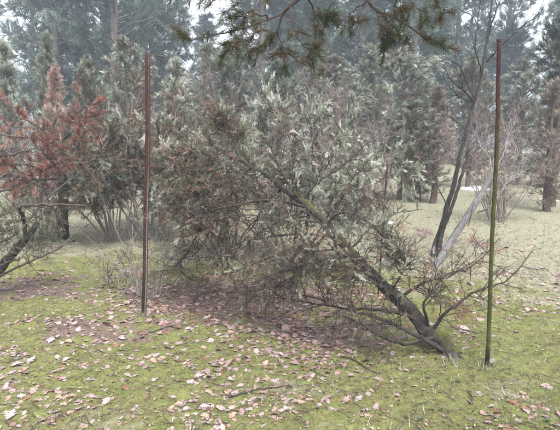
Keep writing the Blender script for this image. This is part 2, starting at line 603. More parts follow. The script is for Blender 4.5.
# (control points, base radius, twigs per branch, spray size, dead fraction, tint, leafy amount)
BR = [
    # long low branches that run left along the ground from the base
    dict(c=[P(443, 350, 3.9), P(415, 335, 3.86), P(386, 323, 3.9), P(350, 313, 4.0), P(318, 300, 4.15), P(285, 290, 4.3)], r=.022, n=18, dead=.8, leaf=0.16, sag=-.05),
    dict(c=[P(432, 338, 3.92), P(405, 343, 3.8), P(380, 337, 3.78), P(352, 322, 3.85), P(325, 312, 3.95)], r=.017, n=14, dead=.85, leaf=0.11, sag=-.05),
    dict(c=[P(420, 320, 4.02), P(385, 311, 4.0), P(350, 309, 4.1), P(310, 303, 4.3), P(262, 297, 4.5)], r=.020, n=21, dead=.7, leaf=0.20, sag=-.02),
    # right-hand branches
    dict(c=[P(434, 328, 3.98), P(447, 313, 3.95), P(470, 298, 3.95), P(492, 288, 4.0), P(513, 281, 4.05), P(536, 252, 4.1)], r=.017, n=11, dead=.8, leaf=0.05, sag=.02),
    dict(c=[P(398, 300, 4.1), P(420, 283, 4.05), P(448, 275, 4.15), P(475, 262, 4.3), P(500, 236, 4.5)], r=.016, n=18, dead=1.0, leaf=0.32, sag=.02),
    dict(c=[P(428, 325, 3.98), P(425, 305, 3.9), P(431, 291, 3.9), P(445, 278, 3.95), P(470, 271, 4.0)], r=.013, n=12, dead=.75, leaf=0.14, sag=.02),
    # upper side
    dict(c=[P(350, 250, 4.5), P(368, 228, 4.6), P(392, 212, 4.75), P(420, 205, 4.9)], r=.010, n=12, dead=.6, leaf=0.14, sag=.02),
    dict(c=[P(300, 200, 4.78), P(318, 182, 4.9), P(340, 170, 5.0), P(362, 152, 5.1)], r=.014, n=15, dead=.75, leaf=0.18, sag=.04),
    dict(c=[P(300, 200, 4.78), P(284, 178, 4.7), P(272, 160, 4.7), P(262, 142, 4.75)], r=.012, n=17, dead=.8, leaf=0.23, sag=.03),
    dict(c=[P(262, 172, 5.0), P(275, 150, 5.1), P(290, 135, 5.2), P(292, 138, 5.3)], r=.008, n=11, dead=.7, leaf=0.18, sag=.03),
    dict(c=[P(325, 225, 4.62), P(345, 212, 4.4), P(370, 222, 4.3), P(398, 240, 4.3)], r=.010, n=14, dead=.55, leaf=0.23, sag=0),
    # left side, towards the viewer and drooping
    dict(c=[P(305, 207, 4.75), P(270, 200, 4.6), P(235, 205, 4.55), P(198, 211, 4.6), P(165, 205, 4.7)], r=.015, n=24, dead=.6, leaf=0.27, sag=-.03),
    dict(c=[P(322, 222, 4.65), P(285, 219, 4.5), P(245, 214, 4.45), P(195, 214, 4.5)], r=.012, n=21, dead=.7, leaf=0.23, sag=-.04),
    dict(c=[P(335, 235, 4.58), P(295, 236, 4.4), P(255, 240, 4.35), P(218, 250, 4.4)], r=.013, n=24, dead=.7, leaf=0.23, sag=-.05),
    dict(c=[P(352, 255, 4.45), P(310, 262, 4.2), P(270, 272, 4.2), P(232, 285, 4.3)], r=.014, n=25, dead=.65, leaf=0.25, sag=-.04),
    dict(c=[P(375, 278, 4.3), P(340, 268, 4.05), P(305, 275, 4.0), P(275, 290, 4.05)], r=.012, n=24, dead=.6, leaf=0.25, sag=-.03),
    dict(c=[P(380, 283, 4.25), P(360, 262, 4.05), P(335, 250, 4.0), P(305, 252, 4.0)], r=.010, n=34, dead=.38, leaf=.42, sag=0),
    dict(c=[P(395, 296, 4.15), P(375, 283, 3.95), P(352, 280, 3.9), P(322, 290, 3.9)], r=.010, n=20, dead=.6, leaf=0.23, sag=-.02),
    dict(c=[P(392, 292, 4.18), P(402, 268, 4.1), P(400, 250, 4.1), P(385, 235, 4.2)], r=.010, n=34, dead=.38, leaf=.42, sag=.02),
    dict(c=[P(262, 176, 5.0), P(235, 182, 4.85), P(205, 195, 4.8), P(185, 215, 4.8)], r=.012, n=51, dead=.42, leaf=0.80, dark=1, sag=-.03),
    dict(c=[P(238, 160, 5.15), P(215, 170, 5.0), P(190, 176, 4.95), P(170, 190, 4.95)], r=.011, n=48, dead=.42, leaf=1.00, dark=1, sag=-.03),
    dict(c=[P(225, 153, 5.25), P(200, 152, 5.2), P(180, 160, 5.2), P(160, 172, 5.2)], r=.010, n=45, dead=.42, leaf=1.00, dark=1, sag=-.02),
    dict(c=[P(240, 160, 5.15), P(235, 140, 5.2), P(225, 125, 5.3), P(222, 118, 5.3)], r=.010, n=36, dead=.42, leaf=0.70, dark=1, sag=.03),
    dict(c=[P(282, 187, 4.9), P(262, 215, 5.2), P(245, 245, 5.4), P(215, 262, 5.5)], r=.012, n=25, dead=.75, leaf=0.23, sag=-.04),
    dict(c=[P(310, 212, 4.7), P(300, 245, 5.0), P(285, 270, 5.1), P(262, 285, 5.1)], r=.012, n=25, dead=.75, leaf=0.23, sag=-.04),
    dict(c=[P(252, 170, 5.08), P(240, 190, 4.9), P(222, 210, 4.85), P(210, 232, 4.85)], r=.010, n=40, dead=.5, leaf=.8, dark=1, sag=-.05),
    dict(c=[P(222, 152, 5.25), P(205, 168, 5.1), P(192, 186, 5.05), P(182, 205, 5.05)], r=.010, n=40, dead=.45, leaf=.9, dark=1, sag=-.05),
    dict(c=[P(232, 165, 5.15), P(205, 215, 5.3), P(190, 250, 5.3), P(172, 272, 5.3)], r=.010, n=25, dead=.95, leaf=0.18, sag=-.04),
    dict(c=[P(300, 245, 5.0), P(262, 262, 5.1), P(225, 275, 5.1), P(185, 282, 5.1)], r=.010, n=28, dead=.95, leaf=0.18, sag=-.02),
    dict(c=[P(330, 262, 4.7), P(290, 282, 4.75), P(255, 290, 4.75), P(215, 290, 4.8)], r=.010, n=28, dead=.95, leaf=0.18, sag=-.02),
    dict(c=[P(250, 168, 5.1), P(222, 205, 5.5), P(205, 240, 5.7), P(190, 258, 5.8)], r=.012, n=24, dead=.8, leaf=0.20, sag=-.04),
]
for k, B in enumerate(BR):
    rg = np.random.RandomState(100 + k)
    path = spline(B['c'], 22)
    path[2:] += np.cumsum(rg.normal(0, .0045, (20, 3)), 0)
    L = np.linalg.norm(np.diff(path, axis=0), axis=1).sum()
    mb = MB()
    tubes(mb, [path - base_f], [thick(path, B['r'], .0035, .8)], 7, 0.5, 0, rough=.18, rng=rg)
    br = mb.build('branch', [M['bark_moss'] if B['r'] > .0125 else M['twig']], fallen, True)
    n1 = int(B['n'] * 1.25)
    p, tn, tt, _ = sample(rg, path[None], n1, .12, 1)
    l1 = rg.uniform(.16, .46, n1) * min(1.0, L / 1.1) * (1.1 - .45 * tt)
    sec = grow(rg, p, side(rg, tn, .62, rg.uniform(-.1, .22)), l1, 6, .16, B['sag'])
    p2, tn2, t2, i2 = sample(rg, sec, 7, .15, 1)
    ter = grow(rg, p2, side(rg, tn2, .5, .05), rg.uniform(.06, .2, len(p2)), 4, .2, B['sag'])
    mb = MB()
    tubes(mb, sec - base_f, np.linspace(.0042, .0018, 6)[None].repeat(n1, 0), 4)
    tubes(mb, ter - base_f, np.linspace(.0018, .0008, 4)[None].repeat(len(ter), 0), 3)
    mb.build('twig', [M['twig']], br, True)['kind'] = 'stuff'
    isdead = rg.rand(len(ter)) < B['dead']
    bare = rg.rand(len(ter)) > min(1.0, B['leaf'] * 1.3)
    nsp = 5
    p3, tn3, t3, i3 = sample(rg, ter, nsp, .1, 1)
    ok = ~bare[i3]                                   # the rest of the twigs is bare
    dd, p3, tn3 = isdead[i3][ok], p3[ok], tn3[ok]
    if len(p3):
        dirs = nrm(tn3 + rg.normal(0, .35, tn3.shape) + np.array([0, 0, -.08]))
        mb = MB()
        mt = 1 if B['dead'] >= 1 else 2
        if dd.any():
            red = rg.rand(int(dd.sum())) < (.9 if B['dead'] >= 1 else .16)
            pd, dr = p3[dd], dirs[dd]
            place(mb, rg, DEAD, pd[red] - base_f, dr[red], rg.uniform(.03, .07, int(red.sum())), rg.uniform(.2, .85, int(red.sum())), .2, 1)
            place(mb, rg, DEAD, pd[~red] - base_f, dr[~red], rg.uniform(.028, .07, int((~red).sum())), rg.uniform(.05, .72, int((~red).sum())), .2, 2)
        if (~dd).any():
            n = int((~dd).sum())
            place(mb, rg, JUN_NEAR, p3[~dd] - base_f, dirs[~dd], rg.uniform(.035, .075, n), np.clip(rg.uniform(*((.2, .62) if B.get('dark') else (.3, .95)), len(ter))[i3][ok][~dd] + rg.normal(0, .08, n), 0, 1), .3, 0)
        if mb.n:
            mb.build('foliage', [M['juniper'], M['dead'], M['dead_grey']], br)

# ------------------------------------------------------------------ standing junipers
def cone(t):                                       # crown half-width along the height
    return np.clip(1.05 - t, 0.06, 1) ** .8 * smooth(-.05, .25, t)


def column(t):
    return (0.55 + 0.45 * np.sin(np.pi * np.clip(t, 0, 1))) * np.clip(3.2 * (1.04 - t), .1, 1)


def tree_mesh(seed, H, R, prof, nprim, nsec, nspray, spray, temps, leaf, wood, twig, t0=.08, e0=0, e1=60, grav=.0, r0=.06, tint=(.3, .9), dead=.1, lean=0.0, clear=0.0, secl=.38, top=.012):
    """trunk mesh (with its limbs) and crown mesh (twigs and foliage) of an upright conifer."""
    rg = np.random.RandomState(seed)
    K = 12
    z = np.linspace(0, 1, K)
    tk = np.stack([np.cumsum(rg.normal(0, .018 * H / 4, K)) + lean * z ** 1.4, np.cumsum(rg.normal(0, .018 * H / 4, K)), z * H], -1)
    tk[0, :2] = 0
    a = MB()
    tubes(a, [tk], [r0 * (1 - z) ** .8 + top], 9, rough=.15, rng=rg)
    p, tn, tt, _ = sample(rg, tk[None], nprim, max(t0, clear), 1)
    azm = rg.uniform(0, 2 * np.pi, nprim)
    ele = RAD(1) * (e0 + (e1 - e0) * tt + rg.normal(0, 9, nprim))
    d = np.stack([np.cos(azm) * np.cos(ele), np.sin(azm) * np.cos(ele), np.sin(ele)], -1)
    tc = (tt - clear) / (1 - clear)
    lump = .72 + .55 * fbm(azm * 1.3 + seed, tt * 6 + seed, 2)
    L = R * prof(tc) * lump * rg.uniform(.75, 1.12, nprim) + .05 * R
    pr = grow(rg, p, d, L, 7, .13, grav)
    tubes(a, pr, (np.linspace(1, .16, 7)[None] * (r0 * .10 + .010 * L)[:, None]), 4)
    b = MB()
    p2, tn2, t2, i2 = sample(rg, pr, nsec, .22, 1)
    l2 = secl * (L[i2] * .6 + R * .25) * (1.15 - .5 * t2) * rg.uniform(.6, 1.2, len(p2))
    sec = grow(rg, p2, side(rg, tn2, .5, .12), l2, 5, .18, grav * 1.2)
    w = spray * .045
    tubes(b, sec, np.linspace(w, w * .4, 5)[None].repeat(len(sec), 0), 3, mat=1)
    p3, tn3, t3, i3 = sample(rg, sec, nspray, .15, 1)
    dirs = nrm(tn3 + rg.normal(0, .3, tn3.shape) + np.array([0, 0, .12 if grav >= 0 else -.12]))
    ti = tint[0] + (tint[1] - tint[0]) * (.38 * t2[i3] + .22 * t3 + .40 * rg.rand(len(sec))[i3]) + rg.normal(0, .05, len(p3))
    kill = rg.rand(len(pr)) < dead
    ti = np.where(kill[i2[i3]], rg.uniform(0, .22, len(ti)), ti)
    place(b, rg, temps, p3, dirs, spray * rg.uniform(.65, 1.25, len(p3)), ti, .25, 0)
    return a.mesh('trunk', [wood], True), b.mesh('crown', [leaf, twig])


def shrub_mesh(seed, H, R, nst, nprim, nsec, nspray, spray, temps, leaf, wood, twig, lean=(15, 50), grav=-.05, r0=.02, tint=(.3, .9), dead=.1, bend=(0, 0), bare=0.0, secl=.3, start=.18, dome=False):
    """several stems from one foot, arching outwards."""
    rg = np.random.RandomState(seed)
    azm = np.linspace(0, 2 * np.pi, nst, endpoint=False) + rg.uniform(-.4, .4, nst)
    le = RAD(1) * rg.uniform(*lean, nst)
    d = np.stack([np.cos(azm) * np.sin(le) + bend[0], np.sin(azm) * np.sin(le) + bend[1], np.cos(le)], -1)
    L = H * rg.uniform(.8, 1.15, nst) / (1.0 if dome else np.maximum(np.cos(le), .6))
    st = grow(rg, np.stack([.06 * np.cos(azm), .06 * np.sin(azm), np.full(nst, -.03)], -1) * 1.5, d, L, 9, .10, grav * .6)
    a = MB()
    tubes(a, st, np.linspace(r0, r0 * .18, 9)[None] * rg.uniform(.6, 1.2, nst)[:, None], 6, rough=.12, rng=rg)
    p, tn, tt, i1 = sample(rg, st, nprim, start, 1)
    L1 = R * (.55 + .35 * np.sin(np.pi * tt)) * rg.uniform(.5, 1.1, len(p))
    pr = grow(rg, p, side(rg, tn, .6, .1), L1, 6, .17, grav)
    tubes(a, pr, np.linspace(r0 * .35, r0 * .09, 6)[None].repeat(len(pr), 0), 4)
    b = MB()
    p2, tn2, t2, i2 = sample(rg, pr, nsec, .15, 1)
    sec = grow(rg, p2, side(rg, tn2, .5, .05), secl * R * rg.uniform(.4, 1.1, len(p2)), 5, .2, grav)
    w = min(spray * .04, .004)
    tubes(b, sec, np.linspace(w, w * .4, 5)[None].repeat(len(sec), 0), 3, mat=1)
    if nspray:
        p3, tn3, t3, i3 = sample(rg, sec, nspray, .1, 1)
        keep = (rg.rand(len(sec)) >= bare)[i3]
        p3, tn3, t3, i3 = p3[keep], tn3[keep], t3[keep], i3[keep]
        ti = tint[0] + (tint[1] - tint[0]) * (.30 * t2[i3] + .25 * t3 + .45 * rg.rand(len(sec))[i3]) + rg.normal(0, .05, len(p3))
        kill = rg.rand(len(pr)) < dead
        ti = np.where(kill[i2[i3]], rg.uniform(0, .22, len(ti)), ti)
        dirs = nrm(tn3 + rg.normal(0, .32, tn3.shape) + np.array([0, 0, .05]))
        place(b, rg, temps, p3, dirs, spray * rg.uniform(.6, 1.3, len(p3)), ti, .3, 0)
    return a.mesh('trunk', [wood], True), b.mesh('crown', [leaf, twig])


def put(name, meshes, label, cat, loc, rz=0.0, s=(1, 1, 1), group=None, tilt=(0, 0), names=('trunk', 'crown')):
    o = thing(name, label, cat, loc, rz, group)
    o.scale = s
    o.rotation_euler = (tilt[0], tilt[1], rz)
    for me, nm in zip(meshes, names):
        link(nm, me, o)
    return o


def height_at(py, Y):                              # height of a point seen at row py at distance Y
    return P(280, py, Y)[2]


# master meshes, 4 m tall; copies share them
JM = {
    'cone': tree_mesh(21, 4, 1.05, cone, 100, 8, 11, .12, JUN, M['juniper_pale'], M['bark'], M['twig'], e0=10, e1=62, grav=.05, dead=.06, tint=(.25, .95)),
    'cone_green': tree_mesh(22, 4, 1.0, cone, 100, 8, 11, .12, JUN, M['juniper'], M['bark'], M['twig'], e0=15, e1=66, grav=.06, dead=.05, tint=(.3, .9)),
    'column': tree_mesh(23, 4, .95, column, 110, 8, 11, .12, JUN, M['juniper'], M['bark'], M['twig'], e0=25, e1=70, grav=.08, dead=.25, tint=(.28, .95)),
    'column_dark': tree_mesh(24, 4, 1.0, column, 115, 8, 11, .12, JUN, M['juniper_dark'], M['bark'], M['twig'], e0=10, e1=68, grav=.05, dead=.12, tint=(.3, 1.0)),
    'column_pale': tree_mesh(25, 4, 1.0, column, 110, 8, 11, .12, JUN, M['juniper_pale'], M['bark'], M['twig'], e0=20, e1=66, grav=-.03, dead=.32, tint=(.2, .9)),
    'layered': tree_mesh(26, 4, 1.35, column, 95, 9, 11, .13, JUN, M['juniper_pale'], M['bark'], M['twig'], e0=20, e1=50, grav=-.07, dead=.08, tint=(.25, .95), clear=.12),
    'dead_cone': tree_mesh(27, 3, .7, cone, 80, 6, 7, .13, DEAD, M['dead_hazed'], M['bark'], M['twig'], e0=5, e1=55, grav=.0, dead=.0, tint=(.35, 1.0)),
    'shaggy': tree_mesh(28, 4, .62, column, 95, 6, 7, .15, DEAD, M['dead_grey'], M['bark_shaggy'], M['twig'], e0=-10, e1=55, grav=.03, dead=.1, tint=(.2, .9), r0=.085),
}
# px of the foot, distance, px row of the top, crown width in px, master, label
MID = [
    (16, 12.5, 46, 62, 'cone', 'pale rimed cone juniper at the left edge of the clearing'),
    (57, 15.0, 40, 54, 'cone_green', 'darker green pointed juniper behind the small russet dead one'),
    (96, 12.0, 60, 62, 'column', 'grey green juniper plume just left of the left metal stake'),
    (132, 14.5, 40, 66, 'column_pale', 'tall pale juniper behind the top of the left metal stake'),
    (178, 14.0, 62, 66, 'cone', 'pale juniper just right of the left metal stake, behind the arching shrub'),
    (228, 14.0, 52, 84, 'column_dark', 'dark grey green juniper left of centre below the hanging pine bough'),
    (282, 13.2, 66, 84, 'column_dark', 'broad dark juniper at the centre behind the rimed mound'),
    (330, 14.8, 58, 84, 'column_pale', 'dull pale juniper right of centre behind the small spiky one'),
    (350, 9.8, 96, 32, 'cone', 'small spiky rimed juniper tip behind the mound shrub'),
    (398, 14.0, 52, 90, 'layered', 'pale layered juniper with drooping sprays left of the shaggy brown trunk'),
    (466, 17.0, 60, 70, 'column', 'green juniper behind the bare dark sapling'),
    (516, 18.0, 62, 74, 'column_pale', 'pale juniper in the gap right of the right metal stake'),
    (8, 17.0, 66, 60, 'column', 'hazy juniper half hidden at the far left edge'),
    (212, 19.0, 50, 70, 'cone_green', 'hazy green juniper between the two darker ones left of centre'),
    (366, 18.5, 52, 76, 'cone_green', 'hazy green juniper behind the pale layered one'),
    (560, 17.0, 40, 60, 'column_dark', 'dark hazy juniper behind the shaggy trunk at the right edge'),
]
for k, (px, Yd, top, wpx, kind, label) in enumerate(MID):
    loc = onG(px, Yd)
    h = height_at(top, Yd) - loc[2]
    w = wpx / F * Yd
    base_w = {'cone': 2.0, 'cone_green': 1.9, 'layered': 2.5}.get(kind, 2.0)
    put('juniper', JM[kind], label, 'juniper', loc - np.array([0, 0, .03]), k * 2.39, (w / base_w, w / base_w, h / 4.05), 'junipers around the clearing')

put('juniper', JM['dead_cone'], 'small dead russet juniper with pointed top at left', 'juniper', onG(60, 11.0), .4, (.62, .62, (height_at(74, 11.0)) / 3.05))
# shaggy brown columnar trunks
o = put('juniper', JM['shaggy'], 'shaggy brown columnar juniper trunk behind the bare dark sapling', 'juniper', onG(432, 13.2), 1.0, (.80, .80, height_at(92, 13.2) / 4.05))
o = put('juniper', JM['shaggy'], 'shaggy russet juniper trunk at the right edge of the clearing', 'juniper', G(547, 212) - np.array([0, 0, .02]), 2.6, (.78, .78, (height_at(84, 11.8)) / 4.05))
me_dark = tree_mesh(41, 4, .7, column, 80, 6, 8, .15, JUN, M['juniper_dark'], M['bark_shaggy'], M['twig'], e0=5, e1=60, grav=.02, dead=.15, tint=(.25, .95), clear=.42, r0=.10)
put('juniper', me_dark, 'dark leafy juniper crown over the shaggy trunk at the right edge', 'juniper', G(556, 208) + np.array([.05, .3, -.02]), .3, (.9, .9, height_at(20, 12.3) / 4.05))
me_two = tree_mesh(42, 4, .8, column, 70, 6, 8, .16, JUN, M['juniper'], M['bark_shaggy'], M['twig'], e0=15, e1=60, grav=.0, dead=.2, tint=(.25, .95), clear=.16, lean=-.35, r0=.07)
put('juniper', me_two, 'leaning juniper with bare foot left of the shaggy brown trunk', 'juniper', onG(417, 13.4), 0, (.95, .95, height_at(105, 13.4) / 4.05))

# ------------------------------------------------------------------ shrubs in front of them
ms = shrub_mesh(51, 2.0, .62, 15, 13, 8, 11, .080, JUN, M['juniper'], M['twig_pale'], M['twig'], lean=(8, 46), grav=-.075, r0=.020, tint=(.12, 1.1), dead=.5, secl=.42, dome=True, start=.42)
put('arching_juniper', ms, 'large arching juniper shrub with brown and rimed sprays behind the left metal stake', 'shrub', G(150, 240), .3, (1.05, .9, 1.17))
put('arching_juniper', ms, 'smaller brown juniper shrub left of the left metal stake beside the red dead one', 'shrub', onG(112, 8.6), 2.2, (.85, .85, .95))
ms = shrub_mesh(52, 1.9, .60, 14, 12, 8, 13, .070, JUN, M['juniper_pale'], M['twig'], M['twig'], lean=(6, 44), grav=-.07, r0=.020, tint=(.26, 1.0), dead=.16, secl=.36, dome=True, start=.50)
put('rimed_juniper', ms, 'pale rimed juniper mound behind the toppled trunk', 'shrub', onG(293, 6.5), 1.1, (.82, .86, 1.07))
ms2 = shrub_mesh(57, 1.6, .5, 11, 12, 8, 12, .070, JUN, M['juniper_pale'], M['twig'], M['twig'], lean=(6, 42), grav=-.07, r0=.016, tint=(.26, 1.0), dead=.30, secl=.36, dome=True, start=.45)
put('rimed_juniper', ms2, 'rimed juniper shrub with russet flecks between stake and mound', 'shrub', onG(228, 7.2), 2.1, (1.0, .9, 1.32))
tw = shrub_mesh(53, 1.75, .45, 16, 12, 8, 0, .08, JUN, M['juniper'], M['twig_purple'], M['twig_purple'], lean=(4, 32), grav=.015, r0=.011, secl=.55)
put('bare_shrub', tw, 'leafless purplish brown twiggy shrub right of the rimed mound', 'shrub', onG(364, 9.9), 0, (1.25, 1, 1.02))
put('bare_shrub', tw, 'leafless twiggy shrub around the pale leaning dead log', 'shrub', onG(497, 10.5), 2.0, (1.25, 1.1, 1.18))
put('bare_shrub', tw, 'tall leafless purplish thicket between the dark juniper and the layered one', 'shrub', onG(325, 11.5), 1.2, (1.5, 1.2, 1.75))
put('bare_shrub', tw, 'tall leafless brown thicket behind the arching shrub and left stake', 'shrub', onG(192, 11.0), 5.2, (1.3, 1.2, 1.6))
put('bare_shrub', tw, 'leafless brown twiggy shrub under the red dead branches at left', 'shrub', onG(45, 8.6), 4.3, (1.2, 1.0, .9))
wh = shrub_mesh(54, 1.15, .22, 16, 6, 4, 0, .06, JUN, M['juniper'], M['twig_pale'], M['twig'], lean=(2, 22), grav=.02, r0=.0055, secl=.5)
put('whip_shrub', wh, 'thin pale bare whips around the foot of the left metal stake', 'shrub', G(150, 297), 0, (1, 1, 1.0))
put('whip_shrub', wh, 'thin bare whips in the brown litter right of the left metal stake', 'shrub', G(186, 272), 1.7, (1.3, 1, .5))
put('whip_shrub', wh, 'low bare whips at left between the moss and the arching shrub', 'shrub', G(118, 285), 3.7, (1.2, 1, .5))

# rust-red dead juniper that fills the left edge
rg = np.random.RandomState(71)
redt = thing('dead_juniper', 'dead juniper with rust red foliage and shaggy upright trunk at left', 'tree', G(63, 236))
b0 = np.array(redt.location)
mb = MB()
tk = spline([G(63, 237) - np.array([0, 0, .05]), P(62, 215, 8.3), P(63, 185, 8.3), P(60, 150, 8.3), P(64, 128, 8.3), P(62, 112, 8.3)], 26)
tubes(mb, [tk - b0], [np.linspace(.095, .012, 26)], 10, rough=.2, rng=rg)
for k in range(7):
    a = k / 7 * 2 * np.pi
    tubes(mb, [tk[:20] - b0 + .075 * np.array([np.cos(a), np.sin(a), 0]) * np.linspace(1, .4, 20)[:, None]], [np.linspace(.02, .008, 20)], 5, rough=.3, rng=rg)
mb.build('trunk', [M['bark_shaggy']], redt, True)
REDB = [
    [P(62, 150, 8.3), P(50, 142, 7.8), P(30, 138, 7.5), P(8, 136, 7.3), P(-18, 130, 7.3)],
    [P(62, 165, 8.3), P(48, 168, 7.7), P(25, 165, 7.4), P(0, 162, 7.2)],
    [P(63, 140, 8.3), P(75, 128, 7.9), P(82, 116, 7.7), P(91, 104, 7.7)],
    [P(62, 160, 8.3), P(74, 150, 7.7), P(80, 142, 7.4), P(84, 132, 7.3)],
    [P(63, 172, 8.3), P(56, 166, 7.6), P(48, 158, 7.2), P(40, 150, 7.0)],
    [P(62, 178, 8.3), P(40, 180, 7.6), P(18, 176, 7.4), P(-5, 174, 7.3)],
    [P(62, 150, 8.3), P(40, 128, 8.0), P(20, 118, 8.0), P(0, 112, 8.0)],
]
for k, c in enumerate(REDB):
    rk = np.random.RandomState(720 + k)
    path = spline(c, 14)
    mb = MB()
    tubes(mb, [path - b0], [np.linspace(.015, .004, 14)], 6, rough=.15, rng=rk)
    br = mb.build('branch', [M['twig']], redt, True)
    p, tn, tt, _ = sample(rk, path[None], 26, .15, 1)
    sec = grow(rk, p, side(rk, tn, .6, .12), rk.uniform(.12, .38, 26), 5, .18, -.03)
    mb = MB()
    tubes(mb, sec - b0, np.linspace(.004, .0018, 5)[None].repeat(26, 0), 3)
    mb.build('twig', [M['twig']], br, True)['kind'] = 'stuff'
    p3, tn3, _, i3 = sample(rk, sec, 40, .4, 1)
    keep = (rk.rand(26) < .62)[i3]
    p3, tn3 = p3[keep], tn3[keep]
    mb = MB()
    place(mb, rk, JUN, p3 - b0, nrm(tn3 + rk.normal(0, .6, tn3.shape)), rk.uniform(.045, .085, len(p3)), np.clip(rk.uniform(.1, .9, 26)[i3][keep] + rk.normal(0, .12, len(p3)), 0, 1), .2)
    mb.build('foliage', [M['dead']], br)

# broken tree lying in from the left edge
rg = np.random.RandomState(81)
bt = thing('broken_juniper', 'broken juniper at the left edge with dark leaning stem and grey branches', 'tree', G(-14, 288))
b0 = np.array(bt.location)


def bare_branches(root_o, base, specs, mat, seed, twigs=8, tl=(.1, .3), grav=.0):
    for k, (c, ra, rb) in enumerate(specs):
        rk = np.random.RandomState(seed + k)
        path = spline(c, 20)
        path[1:-1] += rk.normal(0, .006, (18, 3))
        m_ = MB()
        tubes(m_, [path - base], [np.linspace(ra, rb, 20)], 8, rough=.14, rng=rk)
        br_ = m_.build('branch', [mat], root_o, True)
        if twigs:
            p, tn, tt, _ = sample(rk, path[None], twigs, .25, 1)
            s_ = grow(rk, p, side(rk, tn, .55, .1), rk.uniform(*tl, twigs), 6, .16, grav)
            p2, tn2, _, _ = sample(rk, s_, 3, .3, 1)
            s2 = grow(rk, p2, side(rk, tn2, .5, .05), rk.uniform(.05, .15, len(p2)), 4, .2, grav)
            m_ = MB()
            tubes(m_, s_ - base, np.linspace(.004, .0016, 6)[None].repeat(len(s_), 0), 4)
            tubes(m_, s2 - base, np.linspace(.0022, .001, 4)[None].repeat(len(s2), 0), 3)
            m_.build('twig', [mat], br_, True)['kind'] = 'stuff'


mb = MB()
tk = spline([G(-16, 290) - np.array([0, 0, .05]), P(0, 268, 5.6), P(12, 254, 5.65), P(26, 238, 5.75), P(39, 222, 5.85)], 24)
tubes(mb, [tk - b0], [np.linspace(.060, .026, 24)], 10, rough=.15, rng=rg, cap=True)
mb.build('trunk', [M['bark_dark']], bt, True)
bare_branches(bt, b0, [
    ([P(26, 238, 5.75), P(22, 215, 5.6), P(19, 207, 5.5), P(40, 205, 5.4), P(62, 205, 5.4), P(84, 206, 5.4)], .020, .008),
    ([P(-8, 280, 5.55), P(15, 268, 5.4), P(40, 258, 5.4), P(65, 245, 5.5), P(88, 232, 5.6)], .014, .005),
    ([P(-30, 262, 5.5), P(-5, 245, 5.4), P(20, 230, 5.5), P(45, 200, 5.7), P(70, 180, 5.9), P(92, 163, 6.0)], .014, .005),
    ([P(-40, 165, 5.6), P(-10, 158, 5.5), P(10, 155, 5.5), P(30, 150, 5.5)], .014, .008),
    ([P(-40, 205, 5.6), P(-12, 195, 5.5), P(12, 188, 5.5), P(25, 176, 5.5)], .014, .006),
    ([P(-30, 275, 5.3), P(10, 262, 5.1), P(30, 256, 5.1), P(48, 250, 5.2)], .010, .004),
    ([P(38, 224, 5.85), P(52, 200, 5.9), P(58, 210, 5.8), P(66, 232, 5.7)], .007, .003),
], M['twig'], 820, 7, (.15, .4))
rk = np.random.RandomState(83)
c = [P(6, 222, 5.5), P(2, 240, 5.5), P(-10, 215, 5.5), P(46, 232, 5.8), P(35, 240, 5.8)]
pos = np.concatenate([q_ + rk.normal(0, .10, (170, 3)) for q_ in c])
mb = MB()
place(mb, rk, JUN_NEAR, pos - b0, nrm(rk.normal(0, 1, pos.shape) + np.array([.3, 0, -.2])), rk.uniform(.06, .12, len(pos)), rk.uniform(.2, .75, len(pos)), .3)
mb.build('foliage', [M['juniper']], bt)

# ------------------------------------------------------------------ bare sapling with twin dark stems
sp = thing('bare_sapling', 'leafless sapling with two dark stems and fine upright branches at right', 'tree', G(434, 255))
b0 = np.array(sp.location)
YS = 7.45
for k, (c, ra, rb) in enumerate([
    ([G(432, 257) - np.array([0, 0, .06]), P(437, 240, YS), P(445, 215, YS), P(454, 182, YS), P(461, 150, YS), P(471, 113, YS + .05), P(480, 82, YS + .1), P(486, 45, YS + .15), P(491, 10, YS + .2), P(497, -40, YS + .2)], .046, .008),
    ([G(436, 256) + np.array([.02, -.04, -.06]), P(441, 238, YS - .1), P(452, 207, YS - .15), P(462, 175, YS - .2), P(470, 148, YS - .2)], .036, .016),
]):
    mb = MB()
    path = spline(c, 34)
    path[2:-1] += np.random.RandomState(90 + k).normal(0, .006, (31, 3))
    tubes(mb, [path - b0], [np.linspace(1, 0, 34) ** 1.25 * (ra - rb) + rb], 10, rough=.12, rng=np.random.RandomState(91 + k), cap=True)
    mb.build('stem', [M['bark_dark']], sp, True)
S = lambda *pts: [P(x_, y_, YS + dz) for x_, y_, dz in pts]
bare_branches(sp, b0, [
    (S((474, 101, 0), (463, 90, -.1), (452, 81, -.2), (445, 70, -.2)), .016, .006),
    (S((475, 99, 0), (468, 82, .1), (460, 68, .1), (455, 54, .2)), .014, .005),
    (S((475, 98, 0), (473, 80, .2), (474, 62, .2), (476, 46, .3)), .012, .005),
    (S((470, 102, 0), (458, 96, -.2), (449, 86, -.3), (441, 72, -.3)), .011, .004),
    (S((486, 62, .1), (497, 50, 0), (515, 33, -.1), (540, 13, -.1)), .016, .005),
    (S((486, 58, .1), (488, 38, .3), (494, 18, .3), (505, -12, .3)), .012, .005),
    (S((482, 75, .1), (476, 50, -.1), (478, 20, -.1), (483, -20, -.1)), .010, .004),
    (S((466, 130, 0), (455, 120, .1), (440, 112, .1), (428, 98, .1)), .010, .003),
    (S((447, 205, 0), (435, 180, -.1), (430, 160, -.1), (425, 140, -.1)), .008, .003),
], M['bark_dark'], 930, 9, (.15, .5), .03)

